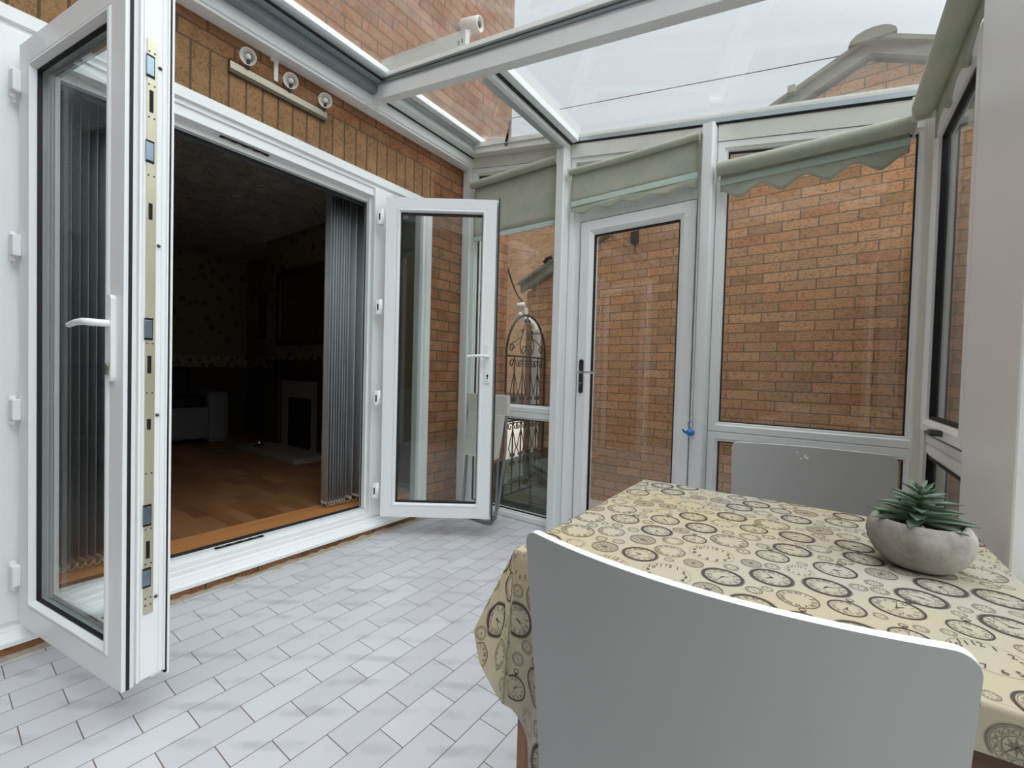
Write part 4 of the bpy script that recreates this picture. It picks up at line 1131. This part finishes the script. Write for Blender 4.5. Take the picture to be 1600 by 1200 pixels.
def P(u, v):
    eu = TX0 - u; ev = TY0 - v; ru = u - TX1; rv_ = v - TY1
    if eu <= 0 and ev <= 0 and ru <= 0 and rv_ <= 0:
        return Vector((u, v, ZC + .0006 * math.sin(u * 23) * math.sin(v * 19))), True
    if eu > 0 and ev > 0:
        rho = math.hypot(eu, ev); ph = math.atan2(ev, eu) / (PI / 2)
        d, L_ = corner_dir(ph)
        out = Vector((-math.cos(ph * PI / 2), -math.sin(ph * PI / 2), 0))
        return hang(Vector((TX0, TY0, ZC)), out, d, rho), rho <= L_
    if ev > 0 and ru <= 0:
        t = (u - TX0) / (TX1 - TX0)
        rip = .018 * math.sin(u * 34 + .6) * math.exp(-t * 2.2) + .006 * math.sin(u * 70)
        d = Vector((0, -.04 - (.02 + rip * 6 * min(1, ev / .15)) * min(1, t / .08), -1))
        return hang(Vector((u, TY0, ZC)), Vector((0, -1, 0)), d, ev), ev <= hem_front(u)
    if eu > 0 and rv_ <= 0:
        rip = .02 * math.sin(v * 30)
        w_ = min(1, (v - TY0) / .05)
        d = Vector((-.010 - rip * w_, -.004 * (1 - w_), -1))
        return hang(Vector((TX0, v, ZC)), Vector((-1, 0, 0)), d, eu), eu <= .135
    if ru > 0:
        vv = min(max(v, TY0), TY1); return hang(Vector((TX1, vv, ZC)), Vector((1, 0, 0)), Vector((.05, 0, -1)), ru), ru <= .10 and ev <= 0 and rv_ <= 0
    return hang(Vector((min(max(u, TX0), TX1), TY1, ZC)), Vector((0, 1, 0)), Vector((0, .05, -1)), rv_), rv_ <= .12 and eu <= 0
cm = MB()
# flat top
def grid(us, vs_, f):
    V = [f(a, b) for b in vs_ for a in us]; n = len(us); F = []
    for j in range(len(vs_) - 1):
        for i in range(n - 1): a = j * n + i; F.append((a, a + 1, a + n + 1, a + n))
    cm.add(V, F, 0, True)
def lin(a, b, n): return [lerp(a, b, i / n) for i in range(n + 1)]
grid(lin(TX0, TX1, 30), lin(TY0, TY1, 30), lambda u, v: P(u, v)[0])
TT = [0, .003, .006, .009, .012] + [.012 + .988 * (i / 26) for i in range(1, 27)]
def tt(q, L_): return q * L_ if q > .013 else q / .012 * min(.0095, L_)
def flap(f):  # f(s, t01) over s in [0,1]
    ns = 90; V = []; F = []; n = len(TT)
    for i in range(ns + 1):
        for q in TT: V.append(f(i / ns, q))
    for i in range(ns):
        for j in range(n - 1): a = i * n + j; F.append((a, a + 1, a + n + 1, a + n))
    cm.add(V, F, 0, True)
flap(lambda s, q: P(lerp(TX0 + 1e-6, TX1 - 1e-6, s), TY0 - 1e-7 - q * hem_front(lerp(TX0, TX1, s)))[0])
flap(lambda s, q: P(TX0 - 1e-7 - q * .135, lerp(TY0 + 1e-6, TY1 - 1e-6, s))[0])
flap(lambda s, q: P(TX1 + 1e-7 + q * .10, lerp(TY0 + 1e-6, TY1 - 1e-6, s))[0])
flap(lambda s, q: P(lerp(TX0 + 1e-6, TX1 - 1e-6, s), TY1 + 1e-7 + q * .12)[0])
def cf_(s, q):
    a = max(1e-5, min(PI / 2 - 1e-5, s * PI / 2)); rho = max(1e-6, q * corner_dir(s)[1])
    return P(TX0 - rho * math.cos(a), TY0 - rho * math.sin(a))[0]
flap(cf_)
def corner_simple(ex_, ey_, sx, sy):
    def f(s, q):
        a = s * PI / 2; L_ = lerp(.10, .09 if sy < 0 else .12, s); rho = q * L_
        out = Vector((sx * math.cos(a), sy * math.sin(a), 0))
        return hang(Vector((ex_, ey_, ZC)), out, Vector((out.x * .12, out.y * .12, -1)), rho)
    flap(f)
corner_simple(TX1, TY0, 1, -1); corner_simple(TX1, TY1, 1, 1); corner_simple(TX0, TY1, -1, 1)

# ---- printed clocks
def glyphs(txts):
    out = {}
    for t in txts:
        cu_ = bpy.data.curves.new('g', 'FONT'); cu_.body = t; cu_.size = 1.0; cu_.align_x = 'CENTER'; cu_.align_y = 'CENTER'; cu_.resolution_u = 2
        ob = bpy.data.objects.new('g', cu_); COL.objects.link(ob)
        bpy.context.view_layer.update()
        ev = ob.evaluated_get(bpy.context.evaluated_depsgraph_get()); me = ev.to_mesh()
        out[t] = ([v.co.xy.copy() for v in me.vertices], [list(p.vertices) for p in me.polygons])
        ev.to_mesh_clear(); bpy.data.objects.remove(ob); bpy.data.curves.remove(cu_)
    return out
GL = glyphs([str(i) for i in range(1, 13)] + ['I', 'II', 'III', 'IIII', 'V', 'VI', 'VII', 'VIII', 'IX', 'X', 'XI', 'XII'])
ROM = ['XII', 'I', 'II', 'III', 'IIII', 'V', 'VI', 'VII', 'VIII', 'IX', 'X', 'XI']
ARA = ['12'] + [str(i) for i in range(1, 12)]
def dec(pts2, faces, mi):
    """project a flat printed shape on the cloth"""
    V = []; ok = []
    for p in pts2:
        q, inside = P(p[0], p[1]); ok.append(inside)
        # small offset along an estimated normal, on both sides of folds: away from the table
        e_ = .0006
        a = P(p[0] + e_, p[1])[0] - q; b = P(p[0], p[1] + e_)[0] - q
        n_ = a.cross(b)
        n_ = n_.normalized() if n_.length > 1e-12 else Vector((0, 0, 1))
        V.append(q + n_ * .0007)
    F = [f for f in faces if all(ok[i] for i in f)]
    F = [f for f in F if max((V[i] - V[f[0]]).length for i in f) < .03]
    if F:
        used = sorted({i for f in F for i in f}); mp = {i: k for k, i in enumerate(used)}
        cm.add([V[i] for i in used], [[mp[i] for i in f] for f in F], mi)
def ringd(cx, cy, r0, r1, mi, seg=36):
    pts = []; fs = []
    for k in range(seg):
        a = 2 * PI * k / seg; pts += [(cx + r0 * math.cos(a), cy + r0 * math.sin(a)), (cx + r1 * math.cos(a), cy + r1 * math.sin(a))]
    for k in range(seg): j = (k + 1) % seg; fs.append((2 * k, 2 * k + 1, 2 * j + 1, 2 * j))
    dec(pts, fs, mi)
def strip(x0, y0, x1, y1, w0, w1, mi, n=4):
    dx, dy = x1 - x0, y1 - y0; L_ = math.hypot(dx, dy); nx, ny = -dy / L_, dx / L_
    pts = []; fs = []
    for k in range(n + 1):
        t = k / n; w_ = lerp(w0, w1, t) / 2; x = x0 + dx * t; y = y0 + dy * t
        pts += [(x + nx * w_, y + ny * w_), (x - nx * w_, y - ny * w_)]
    for k in range(n): fs.append((2 * k, 2 * k + 1, 2 * k + 3, 2 * k + 2))
    dec(pts, fs, mi)
def glyph(t, cx, cy, size, ang, mi, sx=1.0):
    vs_, fs_ = GL[t]; ca, sa = math.cos(ang), math.sin(ang)
    dec([(cx + (v.x * sx * ca - v.y * sa) * size, cy + (v.x * sx * sa + v.y * ca) * size) for v in vs_], fs_, mi)
def clock(cx, cy, R_, kind, rot):
    if kind == 'bold':
        ringd(cx, cy, R_ * .84, R_, 1); ringd(cx, cy, R_ * .52, R_ * .535, 1); ringd(cx, cy, R_ * 1.03, R_ * 1.045, 1)
        nums, nr, sz, mi = ROM, .68, .30, 1
    elif kind == 'thin':
        ringd(cx, cy, R_ * .96, R_, 1); ringd(cx, cy, R_ * .90, R_ * .915, 1); nums, nr, sz, mi = ROM, .73, .36, 1
    elif kind == 'watch':
        ringd(cx, cy, R_ * .90, R_, 1); ringd(cx, cy, R_ * .84, R_ * .855, 1); nums, nr, sz, mi = ROM, .66, .28, 1
        a = PI / 2 + rot; ringd(cx + R_ * 1.12 * math.cos(a), cy + R_ * 1.12 * math.sin(a), R_ * .05, R_ * .12, 1, 14)
        ringd(cx + R_ * 1.33 * math.cos(a), cy + R_ * 1.33 * math.sin(a), R_ * .17, R_ * .22, 1, 18)
        ringd(cx, cy - R_ * .42, R_ * .17, R_ * .19, 1, 16)
    elif kind == 'arabic':
        ringd(cx, cy, R_ * .985, R_, 2); nums, nr, sz, mi = ARA, .78, .40, 1
    elif kind == 'ornate':
        ringd(cx, cy, R_ * .92, R_, 2); ringd(cx, cy, R_ * .84, R_ * .87, 2); ringd(cx, cy, R_ * .46, R_ * .50, 2); nums, nr, sz, mi = ARA, .67, .26, 2
        for k in range(12):
            a = 2 * PI * k / 12; ringd(cx + R_ * .67 * math.cos(a), cy + R_ * .67 * math.sin(a), R_ * .10, R_ * .125, 2, 10)
        for k in range(8):
            a = 2 * PI * k / 8; strip(cx + .1 * R_ * math.cos(a), cy + .1 * R_ * math.sin(a), cx + .42 * R_ * math.cos(a), cy + .42 * R_ * math.sin(a), R_ * .10, R_ * .02, 2)
    else:
        ringd(cx, cy, R_ * .9, R_, 2, 24); nums = None
        for k in range(12):
            a = 2 * PI * k / 12; strip(cx + .6 * R_ * math.cos(a), cy + .6 * R_ * math.sin(a), cx + .8 * R_ * math.cos(a), cy + .8 * R_ * math.sin(a), R_ * .1, R_ * .1, 1, 1)
    if nums:
        for k, t in enumerate(nums):
            a = PI / 2 - 2 * PI * k / 12 + rot
            upright = nums is ARA
            glyph(t, cx + nr * R_ * math.cos(a), cy + nr * R_ * math.sin(a), R_ * sz, rot if upright else a - PI / 2, mi, .80 if not upright else .9)
    if kind in ('bold', 'watch', 'dot', 'ornate'):
        for ang, ln, w_ in ((random.uniform(0, 6.28), .55, .05), (random.uniform(0, 6.28), .36, .075)):
            strip(cx - .1 * R_ * math.cos(ang), cy - .1 * R_ * math.sin(ang), cx + ln * R_ * math.cos(ang), cy + ln * R_ * math.sin(ang), R_ * w_, R_ * w_ * .4, 1)
        ringd(cx, cy, 0.0001, R_ * .05, 1, 10)
placed = []
rnd = random.Random(11)
def fits(x, y, r_): return all((x - a) ** 2 + (y - b) ** 2 > (r_ + c + .0015) ** 2 for a, b, c in placed)
U0, U1, V0, V1 = TX0 - .34, TX1 + .09, TY0 - .38, TY1 + .08
sizes = [('bold', .036), ('watch', .031), ('arabic', .036), ('thin', .033), ('ornate', .026), ('dot', .0125)]
for kind, r_, tries in [('bold', .030, 90), ('watch', .030, 60), ('arabic', .036, 60), ('thin', .033, 80), ('bold', .029, 90), ('ornate', .024, 160), ('watch', .026, 500), ('thin', .026, 400), ('arabic', .026, 1500), ('ornate', .021, 1200), ('watch', .022, 3000), ('thin', .019, 2500), ('arabic', .020, 3000), ('ornate', .016, 2500), ('dot', .0115, 9000), ('dot', .008, 5000)]:
    for _ in range(tries):
        x = rnd.uniform(U0, U1); y = rnd.uniform(V0, V1)
        if x > TX0 - .14 or y < TY0 + .02 or True:
            foot = r_ * (1.12 if kind == 'watch' else 1.03)
            if fits(x, y, foot):
                placed.append((x, y, foot))
                if P(x, y)[1]: clock(x, y, r_, kind, rnd.uniform(-.5, .35))
tc_ = cm.build('tablecloth', [M['cloth'], M['ink'], M['ink_light']], fix=False)
tag(tc_, 'cream tablecloth printed with brown clock faces draped over the table', 'tablecloth')

# ================================================================ chairs
def chair_local(name, label, cat='chair', bow=.035, W0=.43, lean=.05):
    """origin at floor under the seat centre; the sitter faces +y, backrest at -y"""
    r = thing(name, (0, 0, 0), label, cat)
    m = MB(); n = 56; rows = 22; th = .012
    def surf(s, q, off):
        # s in [-1,1] across, q 0 bottom..1 top
        z = lerp(.36, .822, q)
        y = -.20 - lean * (q ** 1.2) - bow * (1 - s * s) - off
        wv = W0 / 2 * (1 - .05 * (1 - q))
        # rounded top corners
        x = s * wv
        return x, y, z
    R_ = .021; zt = .822
    def pt(i, j, off):
        s = math.sin((-1 + 2 * i / n) * PI / 2)
        xa = abs(s) * W0 / 2; ax_ = W0 / 2 - R_
        top = zt if xa <= ax_ else zt - R_ + R_ * math.sqrt(max(0, 1 - ((xa - ax_) / R_) ** 2))
        z = lerp(.36, top, j / rows)
        q = (z - .36) / (zt - .36)
        y = -.20 - lean * (q ** 1.2) - bow * (1 - s * s) - off
        return (s * W0 / 2 * (1 - .05 * (1 - q)), y, z)
    js = rows
    V = [pt(i, j, 0) for j in range(js + 1) for i in range(n + 1)] + [pt(i, j, th) for j in range(js + 1) for i in range(n + 1)]
    F = []; N0 = (js + 1) * (n + 1)
    for j in range(js):
        for i in range(n):
            a = j * (n + 1) + i; F.append((a, a + 1, a + n + 2, a + n + 1)); F.append((N0 + a, N0 + a + n + 1, N0 + a + n + 2, N0 + a + 1))
    m.add(V, F, 0, True)
    bd_ = [(0, i) for i in range(n + 1)] + [(j, n) for j in range(1, js + 1)] + [(js, i) for i in range(n - 1, -1, -1)] + [(j, 0) for j in range(js - 1, 0, -1)]
    idx = [j * (n + 1) + i for j, i in bd_]
    Fe = []
    K = len(idx)
    for k in range(K): a, b = idx[k], idx[(k + 1) % K]; Fe.append((a, b, b + N0, a + N0))
    m.add(V, Fe, 1, False)
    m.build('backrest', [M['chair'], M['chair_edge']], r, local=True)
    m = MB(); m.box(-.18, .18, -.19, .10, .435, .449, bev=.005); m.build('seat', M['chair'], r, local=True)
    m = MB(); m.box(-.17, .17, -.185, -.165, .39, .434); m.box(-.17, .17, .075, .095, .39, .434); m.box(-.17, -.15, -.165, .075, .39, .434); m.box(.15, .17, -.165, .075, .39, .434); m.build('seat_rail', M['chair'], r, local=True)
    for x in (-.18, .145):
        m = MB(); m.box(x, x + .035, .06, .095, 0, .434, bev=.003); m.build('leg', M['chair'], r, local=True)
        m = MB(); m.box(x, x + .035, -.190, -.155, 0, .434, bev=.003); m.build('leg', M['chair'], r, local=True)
    return r
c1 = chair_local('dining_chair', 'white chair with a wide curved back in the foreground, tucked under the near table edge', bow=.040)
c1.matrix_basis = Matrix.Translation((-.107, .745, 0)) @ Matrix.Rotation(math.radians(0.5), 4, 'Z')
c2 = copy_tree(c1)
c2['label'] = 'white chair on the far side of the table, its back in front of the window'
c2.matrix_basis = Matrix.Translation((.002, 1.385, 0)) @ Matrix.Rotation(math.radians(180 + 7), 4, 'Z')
chp = random.Random(3); m = MB()
for _ in range(9):
    x = .012 + chp.uniform(-.016, .016); z = .795 + chp.uniform(-.012, .010); r_ = chp.uniform(.0015, .005)
    q_ = (z - .36) / .462; y = -.20 - .05 * q_ ** 1.2 - .040 * (1 - (x / .215) ** 2) + .0006
    m.prism([(x + r_ * chp.uniform(.6, 1) * math.cos(a), y, z + r_ * chp.uniform(.6, 1) * math.sin(a)) for a in [2 * PI * k / 8 for k in range(8)]], (0, -.0004, 0))
tag(m.build('paint_chips', M['chair_edge'], c2, local=True), 'small white chips in the paint', kind='stuff')
# ================================================================ succulent
PX, PY, PZ = .140, .990, ZC + .0025
pot = thing('potted_succulent', (PX, PY, PZ), 'green succulent in a round grey concrete pot on the tablecloth', 'potted plant')
m = MB(); m.lathe([(0, 0), (.036, 0), (.044, .003), (.057, .016), (.0665, .034), (.0695, .050), (.068, .064), (.062, .075), (.057, .078), (.053, .076), (.051, .069), (.049, .064), (0, .064)], 48, Matrix.Rotation(0, 4, 'X'))
m.build('pot', M['concrete'], pot, local=True)
m = MB()
rr = random.Random(5)
for _ in range(230):
    a = rr.uniform(0, 2 * PI); q = math.sqrt(rr.uniform(0, 1)) * .046; s_ = rr.uniform(.003, .0055)
    Mx = Matrix.Translation((q * math.cos(a), q * math.sin(a), .0665 + rr.uniform(0, .003))) @ Matrix.Rotation(rr.uniform(0, 3), 4, 'X') @ Matrix.Rotation(rr.uniform(0, 3), 4, 'Y') @ Matrix.Diagonal((s_, s_ * .8, s_ * .6, 1))
    m.lathe([(0, -1), (.7, -.7), (1, 0), (.7, .7), (0, 1)], 7, Mx, mi=rr.choice([0, 0, 1, 2]))
o = m.build('pebbles', [M['pebble'], M['soil'], M['mortar']], pot, local=True); tag(o, kind='stuff')
m = MB(); m.tube([(0, 0, .06), (.001, 0, .09), (0, .001, .134)], .006, 8, rads=[.0075, .006, .003]); m.build('stem', M['leaf_under'], pot, local=True)
def sleaf(az, z, L_, W_, droop, up0):
    V = []; F = []; n = 10; mm_ = 6
    for i in range(n + 1):
        t = i / n; w_ = W_ * (math.sin(PI * min(1, t * .86 + .10)) ** .8) * (1 - t ** 6)
        rad = .004 + L_ * t; zz = z + up0 * L_ * t - droop * L_ * t * t * 1 + .25 * L_ * droop * t ** 3
        for k in range(mm_ + 1):
            s_ = -1 + 2 * k / mm_; V.append((rad, s_ * w_ / 2, zz + .18 * w_ * s_ * s_ + .0014 * (1 - s_ * s_) * (1 - t)))
        for k in range(mm_ + 1):
            s_ = -1 + 2 * k / mm_; V.append((rad, s_ * w_ / 2, zz + .18 * w_ * s_ * s_ - .0038 * (1 - s_ * s_) * (1 - .7 * t)))
    st = 2 * (mm_ + 1)
    for i in range(n):
        for k in range(mm_):
            a = i * st + k; F.append((a, a + 1, a + st + 1, a + st)); b = a + mm_ + 1; F.append((b, b + st, b + st + 1, b + 1))
    ca, sa = math.cos(az), math.sin(az)
    V = [(x * ca - y * sa, x * sa + y * ca, z_) for x, y, z_ in V]
    m = MB(); m.add(V, F, 0, True); return m
layers = [(.074, 7, .070, .022, .05, .10), (.085, 6, .062, .021, .02, .10), (.096, 5, .054, .020, 0, .12), (.106, 5, .045, .017, -.02, .16), (.115, 5, .034, .014, -.05, .26), (.124, 5, .024, .010, -.1, .5), (.131, 4, .014, .007, -.1, .9)]
for li, (z, n_, L_, W_, dr, up) in enumerate(layers):
    for k in range(n_):
        az = 2 * PI * k / n_ + li * .42 + rr.uniform(-.12, .12)
        sleaf(az, z + rr.uniform(-.002, .002), L_ * rr.uniform(.88, 1.08), W_ * rr.uniform(.9, 1.1), dr, up).build('leaf', M['leaf'], pot, local=True)
